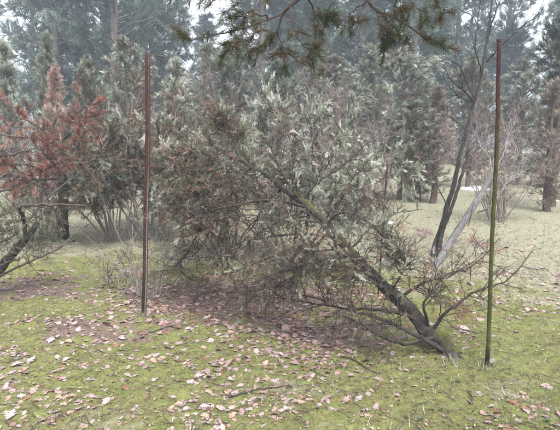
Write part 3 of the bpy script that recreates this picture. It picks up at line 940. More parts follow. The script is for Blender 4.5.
# silver log leaning up to the right
lg = thing('dead_log', 'silver grey dead log leaning up to the right beside the dark sapling', 'log', G(432, 266))
b0 = np.array(lg.location)
mb = MB()
path = spline([G(426, 274) - np.array([0, 0, .12]), P(447, 247, 7.25), P(464, 221, 7.4), P(481, 194, 7.6), P(498, 166, 7.8)], 30)
tubes(mb, [path - b0], [np.interp(np.linspace(0, 1, 30), [0, .2, .7, 1], [.040, .046, .042, .024])], 12, rough=.14, rng=np.random.RandomState(96), cap=True)
mb.build('trunk', [M['log_grey']], lg, True)
bare_branches(lg, b0, [
    ([P(486, 195, 7.65), P(500, 178, 7.6), P(512, 165, 7.5), P(520, 150, 7.5)], .014, .004),
    ([P(478, 212, 7.5), P(492, 205, 7.3), P(505, 185, 7.3), P(515, 178, 7.3)], .012, .004),
    ([P(492, 178, 7.8), P(490, 160, 7.9), P(480, 145, 8.0), P(476, 130, 8.0)], .012, .004),
    ([P(468, 226, 7.4), P(474, 205, 7.2), P(486, 180, 7.2), P(490, 160, 7.2)], .010, .003),
    ([P(496, 168, 7.9), P(505, 150, 8.0), P(508, 135, 8.1), P(518, 120, 8.1)], .012, .003),
], M['twig_pale'], 960, 14, (.15, .5), .02)

# ------------------------------------------------------------------ metal stakes
def rusty(name, low, high, zsplit, soft, edge=(.10, .045, .032)):
    m, t, b = new_mat(name)
    vec = coords(t, 'Object', (60, 60, 22))
    n = noise(t, vec, 1.0, 8, .8)
    s = t.nodes.new('ShaderNodeSeparateXYZ')
    t.links.new(coords(t, 'Object'), s.inputs[0])
    f = mathn(t, 'MULTIPLY', mathn(t, 'ADD', mathn(t, 'SUBTRACT', s.outputs[2], zsplit), mathn(t, 'MULTIPLY', mathn(t, 'SUBTRACT', n, .5), soft)), 1.0 / (soft * .5), True)
    lo = ramp(t, [(.40, tuple(c * .35 for c in low)), (.60, low), (.72, tuple(c * 1.5 for c in low))], n)
    hi = ramp(t, [(.40, edge), (.58, high), (.72, tuple(c * 1.7 for c in high))], n)
    t.links.new(mix(t, f, lo, hi), b.inputs['Base Color'])
    b.inputs['Roughness'].default_value = .88
    b.inputs['Specular IOR Level'].default_value = .1
    bump(t, b, n, .8, .006)
    return m


M['stake_left'] = rusty('rusty_angle_iron', (.024, .017, .015), (.042, .018, .016), .25, .3, (.017, .010, .010))
M['stake_flange'] = rusty('weathered_angle_iron_edge', (.17, .15, .135), (.085, .045, .042), 1.0, .8, (.04, .022, .02))
M['stake_right'] = rusty('green_painted_stake', (.050, .056, .020), (.046, .019, .020), 1.30, 1.3, (.014, .008, .008))
M['stake_foot'] = rusty('black_bitumen_foot', (.02, .02, .016), (.03, .03, .02), 1.0, .3, (.02, .02, .018))
M['stake_thin'] = rusty('thin_rusty_rod', (.030, .022, .020), (.040, .026, .024), .5, .5, (.02, .014, .013))


def extrude(mb_, outline, z0, z1, nz=24, jit=0.0, mat=0, rng_=None):
    o_ = np.array(outline, float)
    n = len(o_)
    zz = np.linspace(z0, z1, nz)
    v = np.concatenate([np.column_stack([o_ + np.array([.007 * math.sin(z * 1.9) + .004 * math.sin(z * 4.3 + 1), .004 * math.sin(z * 2.3)]) + ((rng_.normal(0, jit, 2)) if rng_ is not None else 0), np.full(n, z)]) for z in zz])
    f = []
    for k in range(nz - 1):
        for i in range(n):
            a, b_ = k * n + i, k * n + (i + 1) % n
            f += [(a, b_, b_ + n), (a, b_ + n, a + n)]
    c = len(v)
    v = np.vstack([v, [o_[:, 0].mean(), o_[:, 1].mean(), z1]])
    for i in range(n):
        f.append(((nz - 1) * n + i, (nz - 1) * n + (i + 1) % n, c))
    mb_.add(v, f, .5, mat)


# left: angle iron, one flange face-on, the other seen along its pale edge
base = G(142.5, 315)
topp = P(148.5, 54, base[1])
st = thing('metal_stake', 'tall rusty angle iron stake standing at left before the arching juniper', 'stake', base)
ht = topp[2] - base[2]
st.rotation_euler = (0, math.atan2(topp[0] - base[0], ht), RAD(-4))
rk = np.random.RandomState(14)
mb = MB()
extrude(mb, [(-.014, -.003), (.013, -.003), (.013, .003), (-.014, .003)], -.12, ht, 30, .0004, 0, rk)
post = mb.build('front_flange', [M['stake_left']], st)
mb = MB()
extrude(mb, [(.0135, -.0035), (.0195, -.0035), (.0195, .032), (.0135, .032)], -.12, ht - .004, 30, .0004, 0, rk)
mb.build('side_flange', [M['stake_flange']], st)
for k in range(9):                                 # punched holes with a rim, down the front flange
    a = np.linspace(0, 2 * np.pi, 9)[:-1]
    v = np.concatenate([np.stack([.0065 * np.cos(a), np.full(8, -.0034), .0065 * np.sin(a)], -1), np.stack([.0065 * np.cos(a), np.full(8, -.0046), .0065 * np.sin(a)], -1), [[0, -.0046, 0]]])
    f = [(i, (i + 1) % 8, 8 + (i + 1) % 8) for i in range(8)] + [(i, 8 + (i + 1) % 8, 8 + i) for i in range(8)] + [(8 + i, 8 + (i + 1) % 8, 16) for i in range(8)]
    if k == 0:
        hb = MB()
        hb.add(v, f)
        rivet = hb.mesh('rivet', [M['stake_left']])
    r_ = link('rivet', rivet, st)
    zz_ = .3 + .22 * k
    r_.location = (-.002 + .007 * math.sin(zz_ * 1.9) + .004 * math.sin(zz_ * 4.3 + 1), .004 * math.sin(zz_ * 2.3), zz_)

# right: round pipe, rust above, green algae and paint below, blackened foot
base = G(486.5, 366)
topp = P(500.5, 40, base[1])
st = thing('metal_stake', 'thin round pole, rust red above and mossy green below, right of the toppled trunk', 'stake', base)
ht = topp[2] - base[2]
st.rotation_euler = (0, math.atan2(topp[0] - base[0], ht), 0)
rk = np.random.RandomState(15)
ring = [(.0138 * math.cos(a), .0138 * math.sin(a)) for a in np.linspace(0, 2 * np.pi, 17)[:-1]]
mb = MB()
extrude(mb, ring, .105, ht, 34, .0006, 0, rk)
mb.build('pole', [M['stake_right']], st, True)
mb = MB()
extrude(mb, [(x_ * 1.12, y_ * 1.12) for x_, y_ in ring], -.12, .135, 6, .0004, 0, rk)
mb.build('pole_foot', [M['stake_foot']], st, True)
mb = MB()
extrude(mb, [(x_ * 1.15, y_ * 1.15) for x_, y_ in ring], ht - .012, ht + .004, 3, .0002, 0, rk)
mb.build('pole_cap', [M['stake_left']], st, True)

base = onG(379.5, 5.5)
topp = P(387, 164, base[1])
st = thing('thin_rod', 'thin dark rod standing behind the toppled trunk, between rimed mound and dark sapling', 'stake', base)
ht = topp[2] - base[2]
st.rotation_euler = (0, math.atan2(topp[0] - base[0], ht), 0)
mb = MB()
extrude(mb, [(.66 * x_, .66 * y_) for x_, y_ in ring[::2]], -.1, ht, 16, .001, 0, rk)
mb.build('rod', [M['stake_thin']], st, True)
mb = MB()
extrude(mb, [(.75 * x_, .75 * y_) for x_, y_ in ring[::2]], ht - .02, ht + .004, 2)
mb.build('rod_tip', [M['stake_thin']], st, True)

# ------------------------------------------------------------------ far conifers
FM = [
    tree_mesh(61, 15, 2.7, cone, 130, 7, 9, .40, FROND, M['conifer'], M['forest_bark'], M['forest_bark'], e0=-15, e1=40, grav=-.03, r0=.17, tint=(.2, .95), dead=.04, clear=.05, top=.03, secl=.3),
    tree_mesh(62, 15, 2.4, column, 120, 7, 9, .40, FROND, M['conifer'], M['forest_bark'], M['forest_bark'], e0=-20, e1=45, grav=-.05, r0=.18, tint=(.25, 1.0), dead=.05, clear=.10, top=.03, secl=.32),
    tree_mesh(63, 15, 3.0, column, 105, 7, 9, .42, FROND, M['conifer'], M['forest_bark'], M['forest_bark'], e0=-5, e1=50, grav=.03, r0=.20, tint=(.2, .9), dead=.06, clear=.25, top=.03, secl=.3),
]
FAR = [  # px, distance, height, kind, width factor, label
    (64, 25, 15, 0, .9, 'tall hazy conifer left of the left metal stake'),
    (84, 28, 17, 1, 1.05, 'hazy blue grey conifer above the small green plume at left'),
    (118, 24, 15, 2, 1.0, 'broad hazy pine above the left metal stake'),
    (158, 27, 17, 0, .95, 'hazy spruce just right of the left metal stake top'),
    (262, 26, 15, 1, 1.0, 'hazy conifer behind the left side of the pine bough'),
    (312, 29, 17, 0, 1.1, 'hazy blue spruce behind the middle of the pine bough'),
    (352, 25, 14, 2, 1.0, 'hazy dark pine behind the right side of the pine bough'),
    (408, 27, 15, 0, 1.05, 'pale hazy spruce above the layered juniper'),
    (447, 31, 16, 1, 1.0, 'hazy conifer left of the bare sapling crown'),
    (497, 29, 7, 2, .7, 'hazy pine right behind the right metal stake top'),
    (572, 25, 13, 1, .7, 'hazy conifer at the upper right corner'),
    (212, 40, height_at(22, 40), 0, .9, 'dim conifer top in the white sky gap left of the pine bough'),
    (590, 30, 16, 0, 1.0, 'hazy spruce cut by the right picture edge'),
]
rk = np.random.RandomState(66)
back = [(x_ + rk.uniform(-10, 10), rk.uniform(36, 46), rk.uniform(12, 17), int(rk.randint(3)), rk.uniform(.8, 1.1), '') for x_ in range(-20, 600, 34) if not (180 < x_ < 250 or 495 < x_ < 550 or x_ < 30)]
ORD = ['leftmost', 'second from left', 'third from left', 'fourth from left', 'fifth from left', 'sixth from left', 'seventh from left', 'eighth from left', 'ninth from left', 'eighth from right', 'seventh from right', 'sixth from right', 'fifth from right', 'fourth from right', 'third from right', 'second from right', 'rightmost']
back = back[:8] + back[8:]
if len(back) < 17:
    ORD = ORD[:len(back) - len(back) // 2] + ORD[17 - len(back) // 2:]
back = [b_[:5] + (f'dim hazy conifer in the farthest forest row, {w_}',) for b_, w_ in zip(sorted(back), ORD)]
for k, (px, Yd, h, kind, wf, label) in enumerate(FAR + back):
    loc = onG(px, Yd)
    put('forest_conifer', FM[kind], label, 'conifer', loc - np.array([0, 0, .1]), k * 1.7, (wf, wf, h / 15), 'forest row far behind' if k >= len(FAR) else 'front row of the misty forest')
# ------------------------------------------------------------------ pine bough hanging in from above
pine = thing('pine_tree', 'pine whose needled boughs hang into the top of the picture', 'pine', (2.9, .3, float(gz(2.9, .3))))
b0 = np.array(pine.location)
rg = np.random.RandomState(31)
mb = MB()
tk = spline([b0 + np.array(v_) for v_ in ((0, 0, -.1), (.03, .02, 1.5), (-.02, .05, 3.2), (.02, 0, 5.0), (0, .03, 8.0))], 24)
tubes(mb, [tk - b0], [np.linspace(.17, .04, 24)], 14, rough=.08, rng=rg)
mb.build('trunk', [M['pine_bark']], pine, True)
YB = 2.55
bo = lambda *pts: [P(x_, y_, YB + dz) for x_, y_, dz in pts]
tk_hi = tk[11]
BOUGHS = [
    # (stem that comes from the trunk, side shoots)
    ([tk_hi, P(430, -150, 1.9), P(350, -60, 2.4)] + bo((312, -18, 0), (297, 0, 0), (283, 14, 0), (277, 31, .02), (263, 44, .05), (246, 54, .05), (239, 68, .05)),
     [bo((288, 8, 0), (268, 20, -.08), (245, 28, -.12), (219, 34, -.12), (199, 40, -.1), (186, 39, -.1)),
      bo((277, 31, .02), (282, 45, .05), (284, 60, .05), (282, 73, .05)),
      bo((290, 5, 0), (293, 25, -.1), (302, 44, -.12), (315, 54, -.12), (326, 62, -.12)),
      bo((283, 52, .05), (298, 57, .1), (314, 56, .1)),
      bo((268, 20, -.05), (255, 12, -.1), (236, 16, -.15), (222, 12, -.2)),
      bo((246, 28, -.12), (238, 42, -.15), (228, 52, -.15), (222, 60, -.15)),
      bo((305, -8, 0), (312, 8, .1), (318, 22, .1), (314, 34, .1)),
      bo((300, -5, 0), (270, -6, -.1), (225, -2, -.2), (195, -8, -.25), (172, 0, -.25)),
      bo((276, 33, .05), (262, 30, .1), (245, 42, .15), (228, 42, .2))]),
    ([tk_hi + np.array([0, 0, .12]), P(460, -160, 2.0), P(410, -70, 2.4)] + bo((382, -22, .1), (369, -2, .1), (376, 10, .1), (392, 17, .1), (410, 27, .1), (424, 38, .1), (433, 45, .1), (443, 44, .1)),
     [bo((371, 2, .1), (378, 20, .1), (382, 34, .1), (384, 50, .1)),
      bo((382, 34, .1), (390, 38, .1), (397, 35, .1)),
      bo((369, 0, .1), (352, 12, .15), (348, 28, .15)),
      bo((390, -25, .1), (405, -5, 0), (415, 6, -.05), (428, 16, -.05)),
      bo((384, -10, .1), (395, 5, 0), (402, 14, -.05)),
      bo((420, -30, .1), (432, -10, 0), (440, 6, 0), (443, 16, 0)),
      bo((376, -8, .1), (350, -8, .1), (330, 5, .1), (328, 18, .1)),
      bo((392, 17, .1), (388, 28, 0), (392, 44, 0))]),
]
for k, (stem, shoots) in enumerate(BOUGHS):
    rk = np.random.RandomState(320 + k)
    path = spline(stem, 44)
    mb = MB()
    tubes(mb, [path - b0], [np.interp(np.linspace(0, 1, 44), [0, .5, 1], [.034, .0048, .0020])], 8, rough=.12, rng=rk)
    bough = mb.build('bough', [M['pine_bark']], pine, True)
    polys = [path[24:]] + [spline(s_, 12) for s_ in shoots]
    tip_p, tip_d = [], []
    twm, ndl = MB(), MB()
    for q_, pl in enumerate(polys):
        if q_:
            pl[1:] += rk.normal(0, .004, pl[1:].shape)
            tubes(twm, [pl - b0], [np.linspace(.0040, .0018, len(pl))], 5, rough=.15, rng=rk)
        n = 7 if q_ else 9
        p, tn, tt, _ = sample(rk, pl[None], n, .25, 1)
        sh = grow(rk, p, side(rk, tn, .55, -.05), rk.uniform(.035, .10, n), 4, .15, -.04)
        tubes(twm, sh - b0, np.linspace(.0020, .0012, 4)[None].repeat(n, 0), 4)
        tip_p += [sh[:, -1], sh[:, 2], pl[-1:]]
        tip_d += [sh[:, -1] - sh[:, -2], sh[:, 2] - sh[:, 1], pl[-1:] - pl[-2:-1]]
    pos, dr = np.concatenate(tip_p), nrm(np.concatenate(tip_d))
    pos, dr = np.repeat(pos, 2, 0), np.repeat(dr, 2, 0)
    kp = rk.rand(len(pos)) < .95
    pos, dr = pos[kp], nrm(dr[kp] + rk.normal(0, .3, (int(kp.sum()), 3)) + np.array([0, 0, -.25]))
    tint = np.where(rk.rand(len(pos)) < .28, rk.uniform(0, .25, len(pos)), rk.uniform(.35, .9, len(pos)))
    place(ndl, rk, TUFT, pos - b0, dr, rk.uniform(.045, .070, len(pos)), tint, .15)
    twm.build('shoot', [M['pine_bark']], bough, True)
    ndl.build('needles', [M['needle']], bough)

# ------------------------------------------------------------------ snow left in the far meadow
m, t, b = new_mat('old_snow')
n = noise(t, coords(t, 'Object'), 9, 5)
t.links.new(ramp(t, [(.3, (.34, .34, .33)), (.7, (.62, .63, .64))], n), b.inputs['Base Color'])
bump(t, b, n, .5, .03)
M['snow'] = m
for k, (px, py, wpx, dep) in enumerate([(386, 222, 15, .30), (300, 184, 40, 1.0), (357, 180, 26, .9), (92, 176, 26, 1.0), (476, 188, 28, .9), (228, 182, 30, 1.0), (20, 178, 34, .9), (548, 200, 18, .3), (150, 190, 28, .8)]):
    p = G(px, py)
    rk = np.random.RandomState(400 + k)
    w = wpx / F * p[1] * .5
    nr, na = 6, 30
    v, f = [], []
    for i in range(nr + 1):
        for j in range(na):
            a = 2 * math.pi * j / na
            rr = i / nr * (.75 + .5 * float(vnoise(math.cos(a) * 1.7 + k * 5, math.sin(a) * 1.7 + 9)))
            x_, y_ = p[0] + w * rr * math.cos(a), p[1] + dep * rr * math.sin(a)
            v.append((x_ - p[0], y_ - p[1], float(gz(x_, y_)) - p[2] + .05 * (1 - (i / nr) ** 2) - (.02 if i == nr else 0)))
    for i in range(nr):
        for j in range(na):
            a, b_ = i * na + j, i * na + (j + 1) % na
            f += [(a, a + na, b_ + na), (a, b_ + na, b_)]
    mb = MB()
    mb.add(v, f)
    o = mb.build('snow_patch', [M['snow']], None, True)
    o.location = [float(c_) for c_ in p]
    o['kind'] = 'structure'
    o['label'] = 'patch of old snow in the far meadow'

# ------------------------------------------------------------------ fallen leaves
def leaf_outline(rg, n=11):
    """lobed leaf, 1 long, as a folded, curled strip; returns verts and triangles."""
    v, f = [], []
    ph = rg.uniform(0, 6)
    fold, curl, twist = rg.uniform(-.05, .22), rg.uniform(-.22, .3), rg.uniform(-.4, .4)
    for i in range(n):
        s = i / (n - 1)
        env = (math.sin(math.pi * min(1, s * .93 + .045)) ** .75) * .36 * (.85 + .3 * s)
        for sg in (-1, 0, 1):
            lobe = (1.2 if i % 2 else .66) * rg.uniform(.7, 1.25)
            y = sg * env * lobe
            if i == n - 1:
                y *= .3
            x = s - .5 + ((.05 if i % 2 else 0) + rg.uniform(-.04, .04) if sg else 0)
            z = abs(y) * fold + curl * (x * x) + twist * x * y * 2 + rg.uniform(-.035, .035)
            v.append((x, y, z))
    for i in range(n - 1):
        for j in (0, 1):
            a = i * 3 + j
            f += [(a, a + 1, a + 4), (a, a + 4, a + 3)]
    k = len(v)                                      # stalk
    v += [(-.5, -.012, v[1][2]), (-.5, .012, v[1][2]), (-.78, rg.uniform(-.08, .08), v[1][2] + rg.uniform(-.03, .08))]
    f.append((k, k + 1, k + 2))
    v = np.array(v)
    v[:, 2] -= v[:, 2].min()
    return v, np.array(f)


def dry_leaf(name, dark, light):
    m, t, b = new_mat(name)
    oi = t.nodes.new('ShaderNodeObjectInfo')
    c = ramp(t, [(0, dark), (1, light)], mathn(t, 'ADD', mathn(t, 'MULTIPLY', oi.outputs['Random'], .55), mathn(t, 'MULTIPLY', attr(t, 'tint'), .45)))
    n = noise(t, coords(t, 'Object'), 28, 4)
    c = mix(t, mathn(t, 'MULTIPLY', mathn(t, 'SUBTRACT', n, .52), 3.0, True), c, tuple(q_ * .55 for q_ in dark))
    t.links.new(c, b.inputs['Base Color'])
    b.inputs['Roughness'].default_value = .62
    b.inputs['Specular IOR Level'].default_value = .4
    return m


LEAFM = {
    'pale pinkish': dry_leaf('pale_pinkish_leaf', (.135, .102, .100), (.28, .222, .220)),
    'tan': dry_leaf('tan_leaf', (.17, .105, .078), (.30, .215, .17)),
    'mauve brown': dry_leaf('mauve_brown_leaf', (.12, .075, .072), (.25, .17, .165)),
    'russet': dry_leaf('russet_leaf', (.085, .043, .030), (.165, .085, .055)),
}
rl = np.random.RandomState(55)
SHAPES = [leaf_outline(rl) for _ in range(12)]
SHAPES_FAR = [leaf_outline(rl, 5) for _ in range(12)]
LEAFMESH = {}
for cname, mat_ in LEAFM.items():
    for k, (v, f) in enumerate(SHAPES):
        mb = MB()
        mb.add(v, f, np.clip(.5 + v[:, 0] + .6 * np.abs(v[:, 1]), 0, 1))
        LEAFMESH[cname, k] = mb.mesh('fallen_leaf', [mat_])


def leaf_density(x, y):
    n1, lit, straw = fields(x, y)
    d = .035 + .45 * smooth(.46, .66, fbm(x * 2.2 + 40, y * 2.2 + 3, 3)) + .5 * lit + 1.2 * np.exp(-(((x + .5) / 1.3) ** 2 + ((y - 5.4) / .8) ** 2) ** 2)
    d = d + 1.3 * np.exp(-(((x - .25) / .60) ** 2 + ((y - 4.15) / .38) ** 2))           # drift below the trunk
    d = d + .28 * np.exp(-(((x + 1.0) / .75) ** 2 + ((y - 3.9) / .5) ** 2))           # spread in the left foreground
    d = d + .8 * np.exp(-(((x + .25) / .7) ** 2 + ((y - 4.75) / .35) ** 2))
    d = d * np.where((x > .5) & (y < 4.4), .45, 1)
    return np.clip(d, 0, 1.6) / 1.6


NL = 8200
cand = []
while len(cand) < NL:
    n = 6000
    yy = 2.45 + 10.0 * rl.rand(n) ** 1.2
    xx = rl.uniform(-.58, .58, n) * yy * 1.05
    ok = rl.rand(n) < leaf_density(xx, yy)
    cand += list(zip(xx[ok], yy[ok]))
cand = np.array(cand[:NL])
size = .022 + .046 * rl.rand(NL) ** 1.5 + np.where(rl.rand(NL) < .08, .022, 0)
px_size = size / cand[:, 1]
order = np.argsort(-px_size)
vis = np.abs(cand[:, 0]) < cand[:, 1] * .53
inframe = [i for i in order if vis[i] and cand[i, 1] > 2.75]
single = set(inframe[:300])


def leaf_colour(x, y, r):
    drift = math.exp(-(((x - .3) / .6) ** 2 + ((y - 4.15) / .5) ** 2))
    deep = math.exp(-(((x + .3) / 1.2) ** 2 + ((y - 5.3) / .7) ** 2))
    w = [.42 * (1 - .7 * deep) * (1 - .45 * drift), .15, .28 + .55 * drift + .3 * deep, .12 + .40 * deep]
    return ['pale pinkish', 'tan', 'mauve brown', 'russet'][int(np.searchsorted(np.cumsum(w) / sum(w), r))]


def leaf_zone(x, y):
    if abs(x - .3) < .75 and 3.7 < y < 4.8:
        return 'in the drift under the toppled trunk'
    if y < 3.5:
        return 'on the moss along the bottom edge, ' + ('left side' if x < -.5 else 'right side' if x > .5 else 'middle')
    if x < -.35:
        return 'on the moss around the left stake foot'
    if x > .9:
        return 'on the moss right of the right pole'
    return 'on the moss in the middle ground'


from mathutils import Euler
litter = MB()
tilt = rl.normal(0, .16, (NL, 2))
for i in range(NL):
    x, y = cand[i]
    z = float(gz(x, y))
    cname = leaf_colour(x, y, rl.rand())
    k = int(rl.randint(len(SHAPES)))
    rot = Euler((tilt[i, 0], tilt[i, 1], rl.uniform(0, 6.28)))
    s = float(size[i])
    lift = -.002 + .5 * s * abs(math.sin(tilt[i, 0]) * .4) + .4 * s * abs(math.sin(tilt[i, 1]))
    if i in single:
        o = link('fallen_leaf', LEAFMESH[cname, k])
        o.location = (x, y, z + lift)
        o.rotation_euler = rot
        o.scale = (s, s, s)
        tag(o, f'{cname} dry lobed leaf {leaf_zone(x, y)}', 'leaf', f'{cname} leaves {leaf_zone(x, y)}')
    else:
        v, f = SHAPES[k] if y < 4.8 else SHAPES_FAR[k]
        R_ = np.array(rot.to_matrix())
        litter.add((v * s) @ R_.T + np.array([x, y, z + lift]), f, float(rl.rand()), list(LEAFM).index(cname))
lit_o = litter.build('leaf_litter', [LEAFM[k] for k in LEAFM])
lit_o['kind'] = 'stuff'
lit_o['label'] = 'small dry leaves strewn over the forest floor'
# strewn leaves take their shade from their own tint, not from one object value
# ------------------------------------------------------------------ moss, grass and needle litter
def blades(n, ylo, yhi, power, hmin, hmax, wid, lean, keep, tint, seed, clump=1):
    rg = np.random.RandomState(seed)
    y = ylo + (yhi - ylo) * rg.rand(n) ** power
    x = rg.uniform(-.60, .60, n) * y
    k = keep(x, y) > rg.rand(n)
    x, y = x[k], y[k]
    x, y = np.repeat(x, clump) + rg.normal(0, .012, len(x) * clump), np.repeat(y, clump) + rg.normal(0, .012, len(y) * clump)
    n = len(x)
    z = gz(x, y)
    h = rg.uniform(hmin, hmax, n)
    a = rg.uniform(0, 2 * np.pi, n)
    base = np.stack([x, y, z - .003], -1)
    w = np.stack([np.cos(a), np.sin(a), np.zeros(n)], -1) * (wid * rg.uniform(.6, 1.3, n))[:, None]
    b_ = rg.uniform(0, 2 * np.pi, n)
    le = np.abs(rg.normal(0, lean, n))
    tip = base + np.stack([np.cos(b_) * np.sin(le), np.sin(b_) * np.sin(le), np.cos(le)], -1) * h[:, None]
    v = np.stack([base - w, base + w, tip], 1)
    f = np.arange(3 * n).reshape(-1, 3)
    ti = np.repeat(tint(x, y, rg), 3)
    return v, f, ti


M['grass'] = leaf_mat('mossy_grass', [(0.0, (.084, .104, .034)), (0.30, (.138, .160, .056)), (0.58, (.178, .170, .082)), (0.8, (.165, .122, .080)), (1.0, (.25, .195, .14))], .35, 3.0)
mb = MB()
keep_m = lambda x, y: np.clip(1.0 - 1.1 * fields(x, y)[1], .03, 1) * np.clip(.25 + 2.6 * (fbm(x * 7 + 4, y * 7 + 8, 3) - .32), .08, 1)
tint_m = lambda x, y, rg: np.clip(.05 + .40 * rg.rand(len(x)) + 1.9 * (fbm(x * 4.6 + 1, y * 4.6, 4) - .42) + .5 * fields(x, y)[2], 0, 1)
mb.add(*blades(78000, 2.4, 7.5, 1.5, .008, .022, .0022, .8, keep_m, tint_m, 1, 3))
mo = mb.build('moss_carpet', [M['grass']])
mo['kind'] = 'stuff'
mo['label'] = 'yellow green moss and short grass carpet'
M['dry_grass'] = leaf_mat('dry_grass', [(0.0, (.095, .105, .05)), (0.5, (.20, .20, .135)), (1.0, (.36, .345, .285))], .3, 3.0)
mb = MB()
keep_d = lambda x, y: fields(x, y)[2] * np.clip(1.2 - fields(x, y)[1], .2, 1) * (.25 + .9 * smooth(5, 9, y))
mb.add(*blades(60000, 2.6, 20, 1.3, .02, .075, .0028, .9, keep_d, lambda x, y, rg: rg.rand(len(x)), 2, 2))
for (fx_, fy_) in (G(142.5, 315)[:2], G(486.5, 366)[:2], G(455, 362)[:2]):
    rg_ = np.random.RandomState(int(fx_ * 100) % 97 + 3)
    n_ = 130
    bx_, by_ = fx_ + rg_.normal(0, .045, n_), fy_ + rg_.normal(0, .045, n_)
    b0_ = np.stack([bx_, by_, gz(bx_, by_) - .003], -1)
    w_ = rg_.normal(0, .0016, (n_, 3))
    mb.add(np.stack([b0_ - w_, b0_ + w_, b0_ + np.stack([rg_.normal(0, .02, n_), rg_.normal(0, .02, n_), rg_.uniform(.02, .075, n_)], -1)], 1), np.arange(3 * n_).reshape(-1, 3), np.repeat(rg_.rand(n_) * .8, 3))
do = mb.build('dry_grass', [M['dry_grass']])
do['kind'] = 'stuff'
do['label'] = 'pale dry grass across the clearing'

# fallen twigs and needles, thin sticks lying on the floor
rg = np.random.RandomState(17)
n = 1500
y = 2.5 + 5.5 * rg.rand(n) ** 1.3
x = rg.uniform(-.57, .57, n) * y
a = rg.uniform(0, np.pi, n)
L = rg.uniform(.03, .16, n)
pts = np.empty((n, 4, 3))
for k in range(4):
    u = (k / 3 - .5)
    px_ = x + np.cos(a) * L * u + rg.normal(0, .006, n)
    py_ = y + np.sin(a) * L * u + rg.normal(0, .006, n)
    pts[:, k] = np.stack([px_, py_, gz(px_, py_) + .008 + rg.uniform(0, .008, n)], -1)
mb = MB()
tubes(mb, pts, np.array([.0018, .002, .0016, .0008])[None] * rg.uniform(.5, 1.3, n)[:, None], 3)
nf = 9000
fy = 2.45 + 6.0 * rg.rand(nf) ** 1.4
fx = rg.uniform(-.58, .58, nf) * fy
fa, fl = rg.uniform(0, 6.28, nf), rg.uniform(.004, .015, nf)
fc = np.stack([fx, fy, gz(fx, fy) + .007 + rg.uniform(0, .008, nf)], -1)
fu = np.stack([np.cos(fa), np.sin(fa), rg.normal(0, .25, nf)], -1) * fl[:, None]
fw = np.stack([-np.sin(fa), np.cos(fa), rg.normal(0, .25, nf)], -1) * (fl * rg.uniform(.2, .8, nf))[:, None]
mb.add(np.stack([fc - fu, fc + fw, fc + fu * 1.2, fc - fw], 1), (np.arange(nf) * 4)[:, None, None] + np.array([[0, 3, 1], [1, 3, 2]])[None], np.repeat(rg.rand(nf), 4), 1)
M['flake'] = leaf_mat('broken_leaf_flakes', [(0, (.055, .034, .024)), (.5, (.12, .080, .060)), (.85, (.19, .14, .12)), (1, (.28, .23, .21))], .1, 8)
tw_o = mb.build('twig_litter', [M['twig'], M['flake']])
tw_o['kind'] = 'stuff'
tw_o['label'] = 'thin broken twigs and leaf flakes scattered over the moss'

def stick(c, r, label):
    p_ = spline(c, 16)
    p_[:, 2] = gz(p_[:, 0], p_[:, 1]) + r * .8 + np.random.RandomState(3).uniform(0, .008, 16)
    o_ = thing('fallen_stick', label, 'stick', p_[0])
    m_ = MB()
    tubes(m_, [p_ - p_[0]], [np.linspace(r, r * .5, 16)], 6, rough=.2, rng=np.random.RandomState(4), cap=True)
    m_.build('stem', [M['twig']], o_, True)
    q0 = p_[9]
    m_ = MB()
    e = q0 + np.array([.05, .05, .012])
    tubes(m_, [np.stack([q0, (q0 + e) / 2 + np.array([.004, 0, .008]), e]) - p_[0]], [np.array([r * .5, r * .4, r * .2])], 5)
    m_.build('side_twig', [M['twig']], o_, True)


stick([G(228, 398), G(246, 394), G(262, 390), G(284, 387)], .006, 'thin curved stick on the moss in the middle foreground')
stick([G(340, 357), G(356, 362), G(370, 371), G(382, 374)], .006, 'short dark stick at the front of the leaf drift')
stick([G(150, 334), G(168, 327), G(190, 325)], .005, 'thin stick on the moss right of the left stake foot')

# small green rosettes in the right foreground
M['herb'] = leaf_mat('small_green_herb', [(0.0, (.045, .070, .035)), (1.0, (.095, .13, .065))], .3, 20)


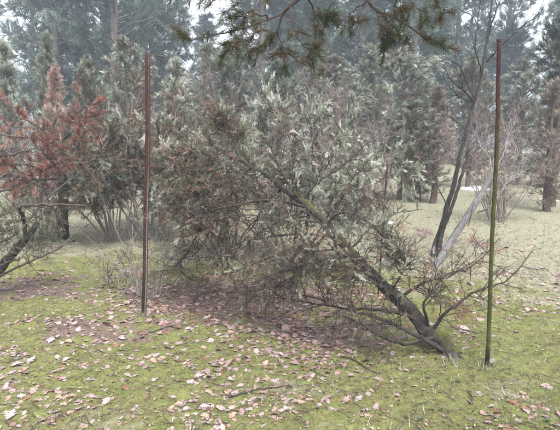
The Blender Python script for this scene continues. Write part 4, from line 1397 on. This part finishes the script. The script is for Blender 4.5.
def herb(px, py, seed, label):
    p_ = G(px, py)
    o_ = thing('small_herb', label, 'plant', p_)
    rk_ = np.random.RandomState(seed)
    for k in range(int(rk_.randint(4, 7))):
        a_ = k * 2.4 + rk_.rand()
        l_, w_ = rk_.uniform(.015, .026), rk_.uniform(.006, .009)
        d_ = np.array([math.cos(a_), math.sin(a_), 0])
        s_ = np.array([-math.sin(a_), math.cos(a_), 0])
        m_ = MB()
        zz = [.012, .022, .024, .016]
        uu = [0.05, .4, .75, 1.0]
        ww = [.15, 1.0, .9, .05]
        v_ = []
        for u_, z_, q_ in zip(uu, zz, ww):
            v_ += [d_ * l_ * u_ - s_ * w_ * q_ + [0, 0, z_], d_ * l_ * u_ + [0, 0, z_ - .003], d_ * l_ * u_ + s_ * w_ * q_ + [0, 0, z_]]
        f_ = []
        for i in range(3):
            for j in (0, 1):
                b2 = i * 3 + j
                f_ += [(b2, b2 + 1, b2 + 4), (b2, b2 + 4, b2 + 3)]
        m_.add(v_, f_, float(rk_.rand()))
        m_.build('leaf', [M['herb']], o_)


herb(428, 379, 1, 'tiny green herb below the toppled trunk, nearest the trunk foot')
herb(458, 383, 2, 'tiny green herb below the foot of the right pole')
herb(441, 411, 3, 'tiny green herb near the bottom edge, middle of three at right')
herb(420, 421, 4, 'tiny green herb lowest at the bottom edge')
herb(547, 423, 5, 'tiny green herb in the bottom right corner')

# ------------------------------------------------------------------ mist
hz = bpy.data.meshes.new('haze')
x0, x1, y0, y1, z0, z1 = -80, 80, -18, 116, -2.2, 19.5
hz.from_pydata([(x0, y0, z0), (x1, y0, z0), (x1, y1, z0), (x0, y1, z0), (x0, y0, z1), (x1, y0, z1), (x1, y1, z1), (x0, y1, z1)], [],
               [(0, 3, 2, 1), (4, 5, 6, 7), (0, 1, 5, 4), (1, 2, 6, 5), (2, 3, 7, 6), (3, 0, 4, 7)])
m = bpy.data.materials.new('mist')
m.use_nodes = True
t = m.node_tree
t.nodes.clear()
o_ = t.nodes.new('ShaderNodeOutputMaterial')
vol = t.nodes.new('ShaderNodeVolumePrincipled')
vol.inputs['Color'].default_value = (.74, .85, 1.0, 1)
vol.inputs['Density'].default_value = 0.0040
vol.inputs['Anisotropy'].default_value = 0.35
t.links.new(vol.outputs[0], o_.inputs['Volume'])
hz.materials.append(m)
haze = link('haze', hz)
haze['kind'] = 'stuff'
haze['label'] = 'thin pale winter mist between the trees'
